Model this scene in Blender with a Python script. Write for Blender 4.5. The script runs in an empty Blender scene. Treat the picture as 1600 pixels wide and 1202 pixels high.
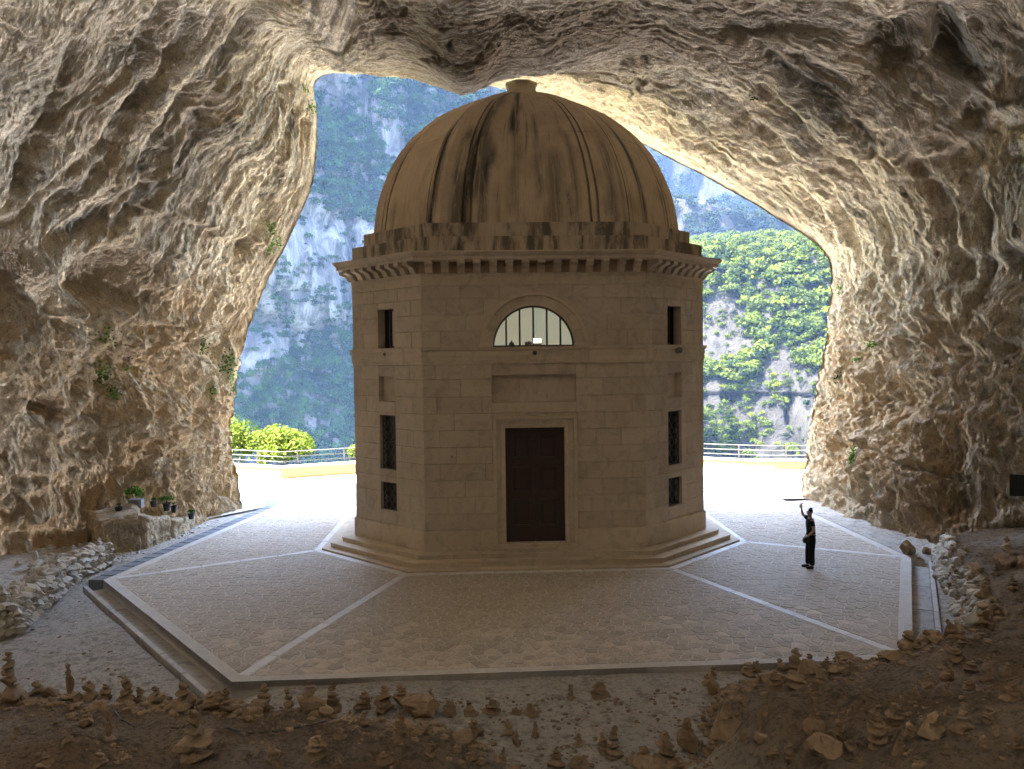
import bpy, bmesh, math, random
import numpy as np
from mathutils import Vector, Matrix, Euler
random.seed(7); np.random.seed(7)
SC = bpy.context.scene
COL = SC.collection
R_ = math.radians

# ------------------------------------------------------------------ camera
S = 0.8
CAM = np.array([-1.757*S, -28.881*S, (6.337+1.0)*S]); FPX = 1256.58
_ya, _pi, _ro = .033, -.032, -.013
_c, _s = math.cos, math.sin
FW = np.array([_s(_ya)*_c(_pi), _c(_ya)*_c(_pi), _s(_pi)])
_r = np.array([_c(_ya), -_s(_ya), 0.0]); _u = np.cross(_r, FW)
RT = _c(_ro)*_r + _s(_ro)*_u
UP = -_s(_ro)*_r + _c(_ro)*_u
cam_d = bpy.data.cameras.new('camera'); cam = bpy.data.objects.new('camera', cam_d); COL.objects.link(cam)
cam_d.sensor_width = 36; cam_d.lens = FPX/1600*36; cam_d.clip_end = 6000; cam_d.clip_start = 0.05
cam.matrix_world = Matrix(((RT[0], UP[0], -FW[0], CAM[0]), (RT[1], UP[1], -FW[1], CAM[1]), (RT[2], UP[2], -FW[2], CAM[2]), (0, 0, 0, 1)))
SC.camera = cam

# ------------------------------------------------------------------ world, sun, exposure
SUN_EL, SUN_AZ = 67.0, 264.0          # azimuth the light comes from, clockwise from +Y
SKY_STRENGTH, SUN_STRENGTH, EXPOSURE = 0.15, 5.0, 5.4
w = bpy.data.worlds.new('World'); SC.world = w; w.use_nodes = True
nt = w.node_tree; nt.nodes.clear()
wo = nt.nodes.new('ShaderNodeOutputWorld'); bg = nt.nodes.new('ShaderNodeBackground'); sk = nt.nodes.new('ShaderNodeTexSky')
sk.sky_type = 'NISHITA'; sk.sun_disc = False; sk.sun_elevation = R_(SUN_EL); sk.sun_rotation = R_(SUN_AZ)
sk.air_density = 1.0; sk.dust_density = 1.5; sk.ozone_density = 1.0
bg.inputs[1].default_value = SKY_STRENGTH
nt.links.new(sk.outputs[0], bg.inputs[0]); nt.links.new(bg.outputs[0], wo.inputs[0])
sd = bpy.data.lights.new('sun', 'SUN'); sd.energy = SUN_STRENGTH; sd.angle = R_(0.53); sd.color = (1.0, 0.93, 0.82)
sun = bpy.data.objects.new('sun', sd); COL.objects.link(sun)
_sv = Vector((_s(R_(SUN_AZ))*_c(R_(SUN_EL)), _c(R_(SUN_AZ))*_c(R_(SUN_EL)), _s(R_(SUN_EL))))
sun.rotation_euler = _sv.to_track_quat('Z', 'Y').to_euler(); sun.location = (0, 0, 60)
vs = SC.view_settings; SC.display_settings.display_device = 'sRGB'
vs.view_transform = 'Standard'; vs.look = 'None'; vs.exposure = EXPOSURE; vs.gamma = 1.0; vs.use_curve_mapping = False
cy = SC.cycles; cy.use_denoising = True; cy.max_bounces = 10; cy.diffuse_bounces = 8; cy.glossy_bounces = 3
cy.transmission_bounces = 4; cy.transparent_max_bounces = 8; cy.sample_clamp_indirect = 6; cy.volume_bounces = 0
try:
    cy.denoiser = 'OPENIMAGEDENOISE'; cy.denoising_input_passes = 'RGB_ALBEDO_NORMAL'; cy.denoising_prefilter = 'ACCURATE'
except Exception: pass
try: cy.volume_unbiased = False
except Exception: pass

# ------------------------------------------------------------------ projection helpers (measuring the place from the photo)
def ray(x, y): return FW + RT*((x-800)/FPX) + UP*((601-y)/FPX)
def pz(x, y, z=0.0):
    d = ray(x, y); return CAM + d*((z-CAM[2])/d[2])
def pyy(x, y, Y):
    d = ray(x, y); return CAM + d*((Y-CAM[1])/d[1])
def proj(P):
    d = np.asarray(P) - CAM; z = d@FW; z = np.where(z < .3, .3, z)
    return 800 + FPX*(d@RT)/z, 601 - FPX*(d@UP)/z

# ------------------------------------------------------------------ noise
def _hash(ix, iy, iz, seed):
    h = (ix.astype(np.int64)*374761393 + iy.astype(np.int64)*668265263 + iz.astype(np.int64)*2147483647 + seed*974711) & 0xffffffff
    h = ((h ^ (h >> 13))*1274126177) & 0xffffffff
    h = ((h ^ (h >> 16))*2246822519) & 0xffffffff
    return ((h ^ (h >> 15)) & 0xffffff)/float(0x7fffff) - 1.0
def vnoise(p, seed=0):
    f = np.floor(p); t = p-f; t = t*t*t*(t*(t*6-15)+10)
    i = f.astype(np.int64); x, y, z = i[..., 0], i[..., 1], i[..., 2]; tx, ty, tz = t[..., 0], t[..., 1], t[..., 2]
    def L(a, b, k): return a + (b-a)*k
    return L(L(L(_hash(x, y, z, seed), _hash(x+1, y, z, seed), tx), L(_hash(x, y+1, z, seed), _hash(x+1, y+1, z, seed), tx), ty),
             L(L(_hash(x, y, z+1, seed), _hash(x+1, y, z+1, seed), tx), L(_hash(x, y+1, z+1, seed), _hash(x+1, y+1, z+1, seed), tx), ty), tz)
def fbm(p, octv=4, seed=0, gain=.5):
    s = 0; a = 1; n = 0
    for o in range(octv):
        s = s + a*vnoise(p*(2.03**o)+o*17.3, seed+o); n += a; a *= gain
    return s/n
def ridged(p, octv=4, seed=0, gain=.5):
    s = 0; a = 1; n = 0
    for o in range(octv):
        s = s + a*(1-2*np.abs(vnoise(p*(2.03**o)+o*11.7, seed+o))); n += a; a *= gain
    return s/n
def sstep(a, b, x):
    t = np.clip((x-a)/(b-a), 0, 1); return t*t*(3-2*t)

# ------------------------------------------------------------------ object helpers
def link(name, me, mat=None, parent=None, smooth=False):
    o = bpy.data.objects.new(name, me); COL.objects.link(o)
    if mat is not None:
        if len(me.materials) == 0: me.materials.append(mat)
    if smooth: me.polygons.foreach_set('use_smooth', [True]*len(me.polygons))
    if parent is not None: o.parent = parent
    return o
def mesh(verts, faces, name='mesh'):
    me = bpy.data.meshes.new(name); me.from_pydata([tuple(map(float, v)) for v in verts], [], faces); me.update(); return me
def gridmesh(P, name='grid', flip=False):
    nu, nv = P.shape[:2]; me = bpy.data.meshes.new(name); n = nu*nv
    me.vertices.add(n); me.vertices.foreach_set('co', P.reshape(-1).astype(np.float32))
    idx = np.arange(n).reshape(nu, nv)
    q = np.stack([idx[:-1, :-1], idx[1:, :-1], idx[1:, 1:], idx[:-1, 1:]], -1).reshape(-1, 4)
    if flip: q = q[:, ::-1]
    m = len(q); me.loops.add(m*4); me.loops.foreach_set('vertex_index', q.reshape(-1).astype(np.int32))
    me.polygons.add(m); me.polygons.foreach_set('loop_start', np.arange(0, m*4, 4, dtype=np.int32)); me.polygons.foreach_set('loop_total', np.full(m, 4, dtype=np.int32))
    me.update(calc_edges=True); me.polygons.foreach_set('use_smooth', np.ones(m, dtype=bool)); return me
def trimesh(V, T, name='tri', k=3):
    me = bpy.data.meshes.new(name); me.vertices.add(len(V)); me.vertices.foreach_set('co', np.asarray(V, dtype=np.float32).reshape(-1))
    m = len(T); me.loops.add(m*k); me.loops.foreach_set('vertex_index', np.asarray(T, dtype=np.int32).reshape(-1))
    me.polygons.add(m); me.polygons.foreach_set('loop_start', np.arange(0, m*k, k, dtype=np.int32)); me.polygons.foreach_set('loop_total', np.full(m, k, dtype=np.int32))
    me.update(calc_edges=True); return me
def vattr(me, name, A, typ='FLOAT_VECTOR'):
    a = me.attributes.new(name, typ, 'POINT'); a.data.foreach_set('vector' if typ == 'FLOAT_VECTOR' else 'value', np.asarray(A, dtype=np.float32).reshape(-1))
def thing(name, label, cat, loc=(0, 0, 0), rz=0, group=None):
    o = bpy.data.objects.new(name, None); COL.objects.link(o); o.location = loc; o.rotation_euler = (0, 0, rz); o.empty_display_size = .2
    o['label'] = label; o['category'] = cat
    if group: o['group'] = group
    return o
def tag(o, label, cat, group=None, kind=None):
    o['label'] = label; o['category'] = cat
    if group: o['group'] = group
    if kind: o['kind'] = kind
    return o
def struct(o): o['kind'] = 'structure'; return o
def boxmesh(x0, x1, y0, y1, z0, z1, bev=0.0):
    if bev <= 0:
        v = [(x, y, z) for x in (x0, x1) for y in (y0, y1) for z in (z0, z1)]
        return mesh(v, [(0, 1, 3, 2), (4, 6, 7, 5), (0, 4, 5, 1), (2, 3, 7, 6), (0, 2, 6, 4), (1, 5, 7, 3)])
    bm = bmesh.new(); bmesh.ops.create_cube(bm, size=1)
    for v in bm.verts:
        v.co = Vector(((x0+x1)/2+v.co.x*(x1-x0), (y0+y1)/2+v.co.y*(y1-y0), (z0+z1)/2+v.co.z*(z1-z0)))
    bmesh.ops.bevel(bm, geom=bm.edges[:], offset=bev, segments=1, affect='EDGES')
    me = bpy.data.meshes.new('box'); bm.to_mesh(me); bm.free(); return me
def tubemesh(pts, r, n=8, caps=True):
    pts = [Vector(p) for p in pts]; V = []; Fc = []
    rr = r if isinstance(r, (list, tuple)) else [r]*len(pts)
    for i, p in enumerate(pts):
        t = (pts[min(i+1, len(pts)-1)]-pts[max(i-1, 0)]).normalized()
        a = t.orthogonal().normalized() if i == 0 else (a - t*a.dot(t)).normalized()
        b = t.cross(a)
        for k in range(n):
            an = 2*math.pi*k/n; V.append(p+(a*math.cos(an)+b*math.sin(an))*rr[i])
    for i in range(len(pts)-1):
        for k in range(n):
            Fc.append((i*n+k, i*n+(k+1) % n, (i+1)*n+(k+1) % n, (i+1)*n+k))
    if caps: Fc.append(tuple(range(n))[::-1]); Fc.append(tuple(range((len(pts)-1)*n, len(pts)*n)))
    return mesh(V, Fc)

# ------------------------------------------------------------------ materials
class NT:
    def __init__(s, name, rough=.8, spec=.3):
        s.m = bpy.data.materials.new(name); s.m.use_nodes = True; s.t = s.m.node_tree; s.t.nodes.clear()
        s.out = s.n('OutputMaterial'); s.b = s.n('BsdfPrincipled'); s.l(s.b.outputs[0], s.out.inputs[0])
        s.b.inputs['Roughness'].default_value = rough; s.b.inputs['Specular IOR Level'].default_value = spec
    def n(s, t, **k):
        x = s.t.nodes.new('ShaderNode'+t)
        for a, b in k.items(): setattr(x, a, b)
        return x
    def l(s, a, b): s.t.links.new(a, b)
    def coord(s, kind='Object', sc=(1, 1, 1), attr=None):
        if attr: o = s.n('Attribute', attribute_name=attr).outputs['Vector']
        else: o = s.n('TexCoord').outputs[kind]
        if tuple(sc) == (1, 1, 1): return o
        mp = s.n('Mapping'); mp.inputs['Scale'].default_value = sc; s.l(o, mp.inputs[0]); return mp.outputs[0]
    def pos(s, sc=(1, 1, 1)):
        g = s.n('NewGeometry').outputs['Position']; mp = s.n('Mapping'); mp.inputs['Scale'].default_value = sc; s.l(g, mp.inputs[0]); return mp.outputs[0]
    def noise(s, co, scale, det=5, rough=.55, dist=0.0):
        x = s.n('TexNoise'); x.inputs['Scale'].default_value = scale; x.inputs['Detail'].default_value = det; x.inputs['Roughness'].default_value = rough; x.inputs['Distortion'].default_value = dist
        s.l(co, x.inputs['Vector']); return x.outputs['Fac']
    def voro(s, co, scale, feat='F1', out='Distance'):
        x = s.n('TexVoronoi', feature=feat); x.inputs['Scale'].default_value = scale; s.l(co, x.inputs['Vector']); return x.outputs[out]
    def ramp(s, f, stops):
        x = s.n('ValToRGB'); e = x.color_ramp.elements
        while len(e) < len(stops): e.new(.5)
        for k, (p, c) in enumerate(stops): e[k].position = p; e[k].color = (c if len(c) == 4 else (*c, 1)) if hasattr(c, '__len__') else (c, c, c, 1)
        s.l(f, x.inputs[0]); return x.outputs[0]
    def mix(s, f, a, b, mode='MIX'):
        x = s.n('Mix', data_type='RGBA', blend_type=mode)
        for i, v in ((0, f), (6, a), (7, b)):
            if isinstance(v, (int, float)): x.inputs[i].default_value = v if i == 0 else (v, v, v, 1)
            elif isinstance(v, tuple): x.inputs[i].default_value = (*v, 1)
            else: s.l(v, x.inputs[i])
        return x.outputs[2]
    def math(s, op, a, b=0.0):
        x = s.n('Math', operation=op)
        for i, v in ((0, a), (1, b)):
            if isinstance(v, (int, float)): x.inputs[i].default_value = v
            else: s.l(v, x.inputs[i])
        return x.outputs[0]
    def bump(s, h, dist=.02, st=1.0, prev=None):
        x = s.n('Bump'); x.inputs['Distance'].default_value = dist; x.inputs['Strength'].default_value = st; s.l(h, x.inputs['Height'])
        if prev is not None: s.l(prev, x.inputs['Normal'])
        return x.outputs[0]
    def fin(s, col, nrm=None):
        if isinstance(col, tuple): s.b.inputs['Base Color'].default_value = (*col, 1)
        else: s.l(col, s.b.inputs['Base Color'])
        if nrm is not None: s.l(nrm, s.b.inputs['Normal'])
        return s.m
M = {}
def mat_rock():
    k = NT('cave_limestone', .92, .2); fl = k.coord(attr='flow', sc=(.35, 1.6, 1)); P = k.pos()
    n1 = k.noise(P, .28, 5, .6); n2 = k.noise(fl, 1.3, 8, .62, .6); n3 = k.noise(P, 3.2, 8, .68); n4 = k.noise(P, 17, 5, .7)
    base = k.ramp(n1, [(.30, (.66, .57, .42)), (.5, (.57, .475, .33)), (.70, (.68, .59, .435))])
    base = k.mix(k.math('MULTIPLY', k.ramp(n2, [(.40, 0), (.66, 1)]), .7), base, (.72, .62, .46)); ng = k.noise(P, 24, 4, .75); base = k.mix(k.ramp(ng, [(.36, .55), (.50, 0)]), base, (.34, .25, .155))
    base = k.mix(k.math('MULTIPLY', k.ramp(n3, [(.36, 1), (.50, 0)]), .6), base, (.25, .175, .11))
    fs = k.coord(attr='flow', sc=(.14, 2.3, 1)); ln_ = k.ramp(k.noise(fs, 1.5, 5, .62, .25), [(.44, 0), (.475, 1), (.50, .15), (.555, 0), (.60, .9), (.63, 0)]); base = k.mix(k.math('MULTIPLY', ln_, k.math('MULTIPLY', k.ramp(k.noise(P, .55, 4, .6), [(.38, .1), (.58, 1)]), .5)), base, (.20, .15, .10))
    t = k.n('Attribute', attribute_name='tint'); sep = k.n('SeparateXYZ'); k.l(t.outputs['Vector'], sep.inputs[0])
    og = k.math('MULTIPLY', sep.outputs[0], k.ramp(k.noise(P, .9, 6, .62), [(.30, 0.3), (.56, 1)]))
    base = k.mix(og, base, (.56, .395, .225))
    dk = k.math('MULTIPLY', sep.outputs[1], k.ramp(k.noise(fl, 2.4, 6, .65, .4), [(.32, 0.25), (.6, 1)]))
    base = k.mix(dk, base, (.125, .115, .095))
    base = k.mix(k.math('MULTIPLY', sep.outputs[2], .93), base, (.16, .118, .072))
    cr = k.ramp(k.noise(k.pos((1, 1, .6)), 4.6, 7, .74, 1.2), [(.40, 1), (.47, 0), (.53, 0), (.56, .5), (.60, 0)]); base = k.mix(k.math('MULTIPLY', cr, .45), base, (.14, .10, .062))
    base = k.mix(k.math('MULTIPLY', k.ramp(n4, [(.32, 1), (.47, 0)]), .55), base, (.20, .145, .095))
    n5 = k.noise(P, 7.5, 6, .72, .5); b = k.bump(n3, .07, .7); b = k.bump(n2, .08, .8, b); b = k.bump(ln_, .05, .8, b); b = k.bump(n5, .045, .9, b); b = k.bump(n4, .035, 1.0, b); b = k.bump(ng, .022, 1.0, b)
    return k.fin(base, b)
def mat_stone(name, a, b_, scale=1.0, dark=.25, rough=.85, rnd=.12, bumpd=.004):
    k = NT(name, rough, .3); P = k.pos(); n = k.noise(P, .9*scale, 7, .65); n2 = k.noise(P, 14*scale, 6, .7); n3 = k.noise(P, 3.1*scale, 8, .7, .8)
    c = k.mix(k.ramp(n, [(.3, 0), (.7, 1)]), a, b_)
    c = k.mix(k.math('MULTIPLY', k.ramp(n3, [(.38, 1), (.52, 0)]), dark), c, tuple(x*.45 for x in a))
    oi = k.n('ObjectInfo'); r = k.math('ADD', k.math('MULTIPLY', oi.outputs['Random'], rnd*2), 1-rnd)
    cc = k.n('CombineXYZ'); [k.l(r, cc.inputs[i]) for i in range(3)]
    c = k.mix(1.0, c, cc.outputs[0], 'MULTIPLY')
    nb = k.bump(n2, bumpd, .7); nb = k.bump(n3, bumpd*2, .6, nb)
    return k.fin(c, nb)
def mat_plain(name, c, rough=.6, spec=.4, metal=0, bump=None, var=.15, sc=6):
    k = NT(name, rough, spec); k.b.inputs['Metallic'].default_value = metal; co = k.coord('Object')
    n = k.noise(co, sc, 5, .6); col = k.mix(n, tuple(x*(1-var) for x in c), tuple(min(1, x*(1+var)) for x in c))
    return k.fin(col, k.bump(k.noise(co, sc*5, 4), bump, .6) if bump else None)
M['rock'] = mat_rock()
# ------------------------------------------------------------------ the cave shell
def catmull(P, n, closed=False):
    """P (k, ..., 3) -> n samples along axis 0; n = total, uniform"""
    k = P.shape[0]; ts = np.linspace(0, k-1, n) if np.isscalar(n) else np.asarray(n)
    i = np.clip(np.floor(ts).astype(int), 0, k-2); t = (ts-i).reshape((-1,)+(1,)*(P.ndim-1))
    g = lambda j: P[np.clip(j, 0, k-1)]
    p0, p1, p2, p3 = g(i-1), g(i), g(i+1), g(i+2)
    m1 = (p2-p0)*.5; m2 = (p3-p1)*.5
    m1 = np.where((i == 0).reshape(t.shape), p2-p1, m1); m2 = np.where((i == k-2).reshape(t.shape), p2-p1, m2)
    return ((2*t**3-3*t**2+1)*p1 + (t**3-2*t**2+t)*m1 + (-2*t**3+3*t**2)*p2 + (t**3-t**2)*m2)
# mouth px, mid px (ridge of the roof / belly of the walls), outer px (past the frame edge)
CC = [((390, 806, 9.4), (262, 838, 5.2), (-60, 905, .6)),
      ((376, 745, 9.7), (235, 745, 4.9), (-70, 770, -.8)),
      ((366, 690, 9.9), (225, 650, 4.7), (-70, 640, -2.2)),
      ((371, 620, 9.9), (225, 560, 4.1), (-70, 520, -2.8)),
      ((389, 530, 9.9), (222, 475, 3.7), (-70, 400, -3.0)),
      ((423, 442, 9.8), (240, 380, 3.4), (-70, 280, -3.2)),
      ((460, 368, 9.7), (275, 285, 3.3), (-70, 150, -3.4)),
      ((494, 285, 9.5), (330, 175, 3.2), (-70, 20, -3.6)),
      ((501, 190, 9.2), (375, 95, 3.2), (60, -120, -4.0)),
      ((499, 130, 8.8), (425, 50, 3.2), (250, -150, -4.4)),
      ((546, 119, 9.0), (546, 125, 3.6), (480, -140, -4.6)),
      ((640, 122, 9.4), (640, 131, 3.4), (630, -140, -4.2)),
      ((722, 136, 9.7), (728, 151, 2.2), (740, -140, -4.2)),
      ((790, 148, 9.8), (790, 119, 1.8), (830, -140, -4.2)),
      ((870, 178, 9.8), (860, 115, 1.8), (920, -140, -4.2)),
      ((960, 210, 9.8), (960, 102, 2.2), (1050, -140, -4.0)),
      ((1040, 250, 9.8), (1060, 122, 2.6), (1180, -140, -3.6)),
      ((1120, 292, 9.9), (1190, 170, 3.2), (1340, -130, -3.0)),
      ((1213, 346, 10.0), (1310, 225, 3.8), (1520, -90, -2.2)),
      ((1278, 392, 10.1), (1390, 290, 4.4), (1680, 0, -1.6)),
      ((1294, 430, 10.2), (1420, 370, 4.6), (1680, 200, -1.0)),
      ((1288, 500, 10.2), (1430, 480, 4.4), (1680, 380, -.8)),
      ((1280, 560, 10.2), (1430, 580, 3.9), (1680, 560, -.9)),
      ((1263, 648, 10.2), (1432, 680, 3.4), (1680, 700, -1.0)),
      ((1254, 722, 10.1), (1430, 775, 2.4), (1680, 810, -1.2)),
      ((1236, 785, 9.9), (1424, 872, 1.0), (1680, 915, -2.0))]
CC = np.array(CC, dtype=float); NC = len(CC)
Mo = np.array([pyy(*c[0]) for c in CC]); Mi = np.array([pyy(*c[1]) for c in CC]); Ou = np.array([pyy(*c[2]) for c in CC])
cen = np.array([0, 0, 5.0])
def radial(P):
    d = P-np.array([0, 0, 4.0]); d[:, 1] = 0; d[0, 2] = d[-1, 2] = -.1; return d/np.linalg.norm(d, axis=1, keepdims=True)
rd = radial(Mo.copy())
Q1 = Mo + rd*2.0 + np.array([0, 1.4, 0]); Q2 = Mo + rd*5.5 + np.array([0, 5.6, 0]); Q3 = Mo + rd*30 + np.array([0, 3, 0])  # unseen outer flare, shaped to keep sun and sky off the platform
for q in (Q1, Q2, Q3): q[0, 2] = q[-1, 2] = -1.5
tt = np.linspace(0, 1, NC)
def far_section(Y, hx, zt):
    a = np.pi*(1-tt); x = hx*np.sign(np.cos(a))*np.abs(np.cos(a))**.55; z = -1.2+(zt+1.2)*np.abs(np.sin(a))**.6
    return np.stack([x, np.full(NC, Y), z], 1)
F1 = far_section(-13, 18.5, 17); F2 = far_section(-24, 15, 15); F3 = far_section(-33, 9, 11); F4 = far_section(-36, .4, 4)
SEC = np.array([Q3, Q2, Q1, Mo, Mi, Ou, F1, F2, F3, F4])
SEC[:, 0, 2] = np.minimum(SEC[:, 0, 2], -1.6); SEC[:, -1, 2] = np.minimum(SEC[:, -1, 2], -1.6)
NU = 860
vts = np.concatenate([np.linspace(0, 2, 12, endpoint=False), np.linspace(2, 3, 26, endpoint=False), np.linspace(3, 4, 290, endpoint=False), np.linspace(4, 5, 330, endpoint=False), np.linspace(5, 9, 60)])
Gi = catmull(SEC[3:], vts[vts >= 3]-3); to = vts[vts < 3]; io = np.floor(to).astype(int); fo = (to-io)[:, None, None]
G = np.concatenate([SEC[io]*(1-fo)+SEC[io+1]*fo, Gi])       # (nv, NC, 3)
# even spacing across the arc, more columns where the picture looks
G = catmull(np.swapaxes(G, 0, 1), NU)       # (NU, nv, 3)
G = np.swapaxes(G, 0, 1)                    # (nv, NU, 3)
nv = G.shape[0]
def normals(G):
    du = np.gradient(G, axis=1); dv = np.gradient(G, axis=0); n = np.cross(du, dv); return n/(np.linalg.norm(n, axis=2, keepdims=True)+1e-9)
N0 = normals(G)
# make normals point outward (away from the inside of the cave)
inside = np.array([0, -5, 6.0]); sgn = np.sign(((G-inside)*N0).sum(2, keepdims=True).mean()); N0 = N0*(sgn if sgn != 0 else 1)
PX, PY = proj(G)
arc = np.cumsum(np.linalg.norm(np.diff(catmull(Mi*.6+Mo*.4, NU), axis=0, prepend=Mo[:1]*.4+Mi[:1]*.6), axis=1))
dep = np.cumsum(np.linalg.norm(np.diff(G[:, ::40].mean(1), axis=0, prepend=G[:1, ::40].mean(1)), axis=1))
A_, B_ = np.broadcast_to(arc[None, :], (nv, NU)), np.broadcast_to(dep[:, None], (nv, NU))
vt = np.broadcast_to(vts[:, None], (nv, NU))
leftw = sstep(560, 430, PX)*sstep(3, 3.2, vt); rightw = sstep(1000, 1200, PX)
W3 = np.stack([A_, B_, np.zeros_like(A_)], 2)
warp = fbm(G*.22, 3, 5)*2.2 + fbm(G*.75, 3, 9)*.55
# strata follow the mouth on the walls; on the left wall they lean down to the left
Bs = B_ + warp*.6 + leftw*(A_*.34)
fl = np.stack([A_*.35, Bs*1.0, W3[..., 2]], 2)
big = fbm(G*np.array([.16, .16, .2]), 3, 21)
s1 = ridged(fl*np.array([.35, .62, 1]), 3, 31); s2 = ridged(fl*np.array([.9, 2.0, 1]), 4, 41)
mid = fbm(G*.8, 4, 51); mid2 = ridged(G*1.5+warp[..., None]*.4, 4, 61); fine = ridged(G*5.0, 3, 71); fine2 = fbm(G*14, 2, 75)
upper = sstep(560, 380, PY)      # smooth flowing rock above, knobbly rock below
lowr = 1-upper
crz = np.exp(-(((PX-455)/70.)**2+((PY-80)/80.)**2)); 
# cellular hollows in the lower walls
def cells(G, sc, seed):
    p = G*sc+fbm(G*.9, 2, seed)[..., None]*.7; i = np.floor(p); d1 = np.full(p.shape[:2], 9.)
    for dx in (-1, 0, 1):
        for dy in (-1, 0, 1):
            for dz in (-1, 0, 1):
                c = i+np.array([dx, dy, dz]); ci = c.astype(np.int64)
                j = np.stack([_hash(ci[..., 0], ci[..., 1], ci[..., 2], seed+q)*.45+.5 for q in range(3)], -1)
                d1 = np.minimum(d1, ((c+j-p)**2).sum(-1))
    return np.sqrt(d1)

def beds(t, seed, sharp=.16):
    i = np.floor(t); f = t-i; a = _hash(i.astype(np.int64), i.astype(np.int64)*0+3, i.astype(np.int64)*0+seed, seed); a2 = _hash(i.astype(np.int64)+1, i.astype(np.int64)*0+3, i.astype(np.int64)*0+seed, seed)
    return a+(a2-a)*sstep(1-sharp, 1, f)+.55*(f-.5)*(.4+.6*np.abs(a))
wb = fbm(G*.3, 3, 141)*1.0+fbm(G*1.4, 3, 142)*.10
bd1 = beds(Bs*.62+wb+A_*.02, 151, .22); bd2 = beds(Bs*2.1+wb*2.2+fbm(G*.7, 2, 143)*.7, 152, .25); bd3 = beds(Bs*5.2+wb*5+fbm(G*.9, 2, 149)*.9, 153, .3); patch = sstep(-.25, .25, fbm(G*.33, 3, 144)); patch2 = sstep(-.1, .3, fbm(G*.45, 3, 145))
disp = s1*.13*(1-.75*crz) + (bd1*.30*(.35+.65*patch)+bd2*.15*(.3+.7*patch2)+bd3*.050)*(.35+.65*upper)*(1-.6*crz) + mid*(.24+.22*lowr)
gran = fbm(G*2.6, 4, 146, .62); gran2 = fbm(G*8.5, 3, 147, .65); hol = np.clip(.5-cells(G, 1.5, 85), 0, 1)*sstep(-.1, .3, fbm(G*.6, 2, 148))
fdet = gran*.27*(.28+1.0*lowr) + gran2*.12*(.6+.5*lowr) + hol*.42*(.12+.88*lowr) - mid2*.08*lowr
vis = slice(10, 12+26+290+330+12)
cl = np.zeros((nv, NU)); cl[vis] = cells(G[vis], .62, 81)
disp += (np.clip(.62-cl, 0, 1)**1.3)*(.25+.65*lowr)*1.1
tint = np.zeros((nv, NU, 3))
tint[..., 0] = np.clip(sstep(380, 600, PY)*1.15*(.6+.6*fbm(G*.35, 3, 91)) + .15 + .3*fbm(G*.5, 3, 92), 0, 1)
sd_ = sstep(.25, .62, s1*.6+.5*fbm(fl*np.array([.5, 1.3, 1]), 3, 101))
tint[..., 1] = np.clip(sd_*.6*upper + (.2)*sstep(.2, .55, s2)*(.4+.6*upper), 0, 1)
def dist_poly(X, Y, pts):
    best = np.full(X.shape, 1e9); side = np.zeros(X.shape)
    for (x0, y0), (x1, y1) in zip(pts[:-1], pts[1:]):
        dx, dy = x1-x0, y1-y0; t = np.clip(((X-x0)*dx+(Y-y0)*dy)/(dx*dx+dy*dy), 0, 1)
        ex, ey = X-x0-t*dx, Y-y0-t*dy; d = np.hypot(ex, ey); s = np.sign(dx*ey-dy*ex)
        m = d < best; best = np.where(m, d, best); side = np.where(m, s, side)
    return best, side
ok = (vt > 3.02) & (vt < 5.3)
wx = PX+fbm(G*.9, 3, 111)*13; wy = PY+fbm(G*.9, 3, 112)*13
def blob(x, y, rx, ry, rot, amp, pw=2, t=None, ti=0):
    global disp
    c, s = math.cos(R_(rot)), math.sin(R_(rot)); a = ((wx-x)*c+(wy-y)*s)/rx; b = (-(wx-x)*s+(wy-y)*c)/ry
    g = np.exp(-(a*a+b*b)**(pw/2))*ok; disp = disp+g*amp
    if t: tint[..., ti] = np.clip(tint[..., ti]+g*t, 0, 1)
def groove(pts, wd, amp, t=None, ti=1, step=0):
    global disp
    m = (PX > min(p[0] for p in pts)-80) & (PX < max(p[0] for p in pts)+80) & ok
    d, s = dist_poly(wx, wy, pts); g = np.exp(-(d/wd)**2)*m
    if step:   # rock stands proud on the negative side, undercut on the positive side
        sd2 = d*s*step/wd; k_ = .5+.5*np.tanh(sd2*1.1+.6*fbm(G*1.1, 2, 135)); disp = disp + m*.62*(k_*np.exp(-np.clip(sd2, 0, None)/4.2)*amp-(1-k_)*np.exp(-(sd2/3.2)**2)*amp*.4)
    else: disp = disp+g*amp
    if t: tint[..., ti] = np.clip(tint[..., ti]+g*t*(.6+.6*fbm(G*1.2, 3, 133)), 0, 1)
# left wall: leaning flutes, big pocket, shelf line, niches
for pts, wd, am, t in [([(430, 20), (350, 120), (300, 190), (240, 300), (180, 350), (110, 390)], 13, .55, .8), ([(330, 60), (270, 130), (215, 190), (160, 260), (110, 310), (40, 360)], 10, .42, .6),
                       ([(250, 130), (235, 175), (200, 250), (130, 330)], 12, .45, .6), ([(330, 190), (290, 240), (260, 300), (215, 370), (190, 400)], 9, .4, .55),
                       ([(475, 170), (455, 240), (430, 330), (415, 370)], 7, .3, .5), ([(140, 90), (110, 180), (80, 240), (60, 300)], 9, .35, .4),
                       ([(400, 60), (340, 180), (310, 260), (250, 340)], 7, .3, .5), ([(380, 400), (345, 470), (325, 540)], 12, .3, .6), ([(420, 410), (400, 470), (380, 530), (350, 575)], 7, .3, .2),
                       ([(300, 10), (270, 60), (240, 110)], 12, .4, .7), ([(490, 190), (482, 280), (455, 350), (425, 405)], 5, .45, .6), ([(462, 140), (446, 230), (424, 320), (395, 400)], 6, .4, .6), ([(440, 420), (420, 480), (395, 540)], 4, .3, .4), ([(60, 430), (110, 500), (130, 560), (140, 640)], 10, .35, .3)]:
    groove(pts, wd, am, t)
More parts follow.
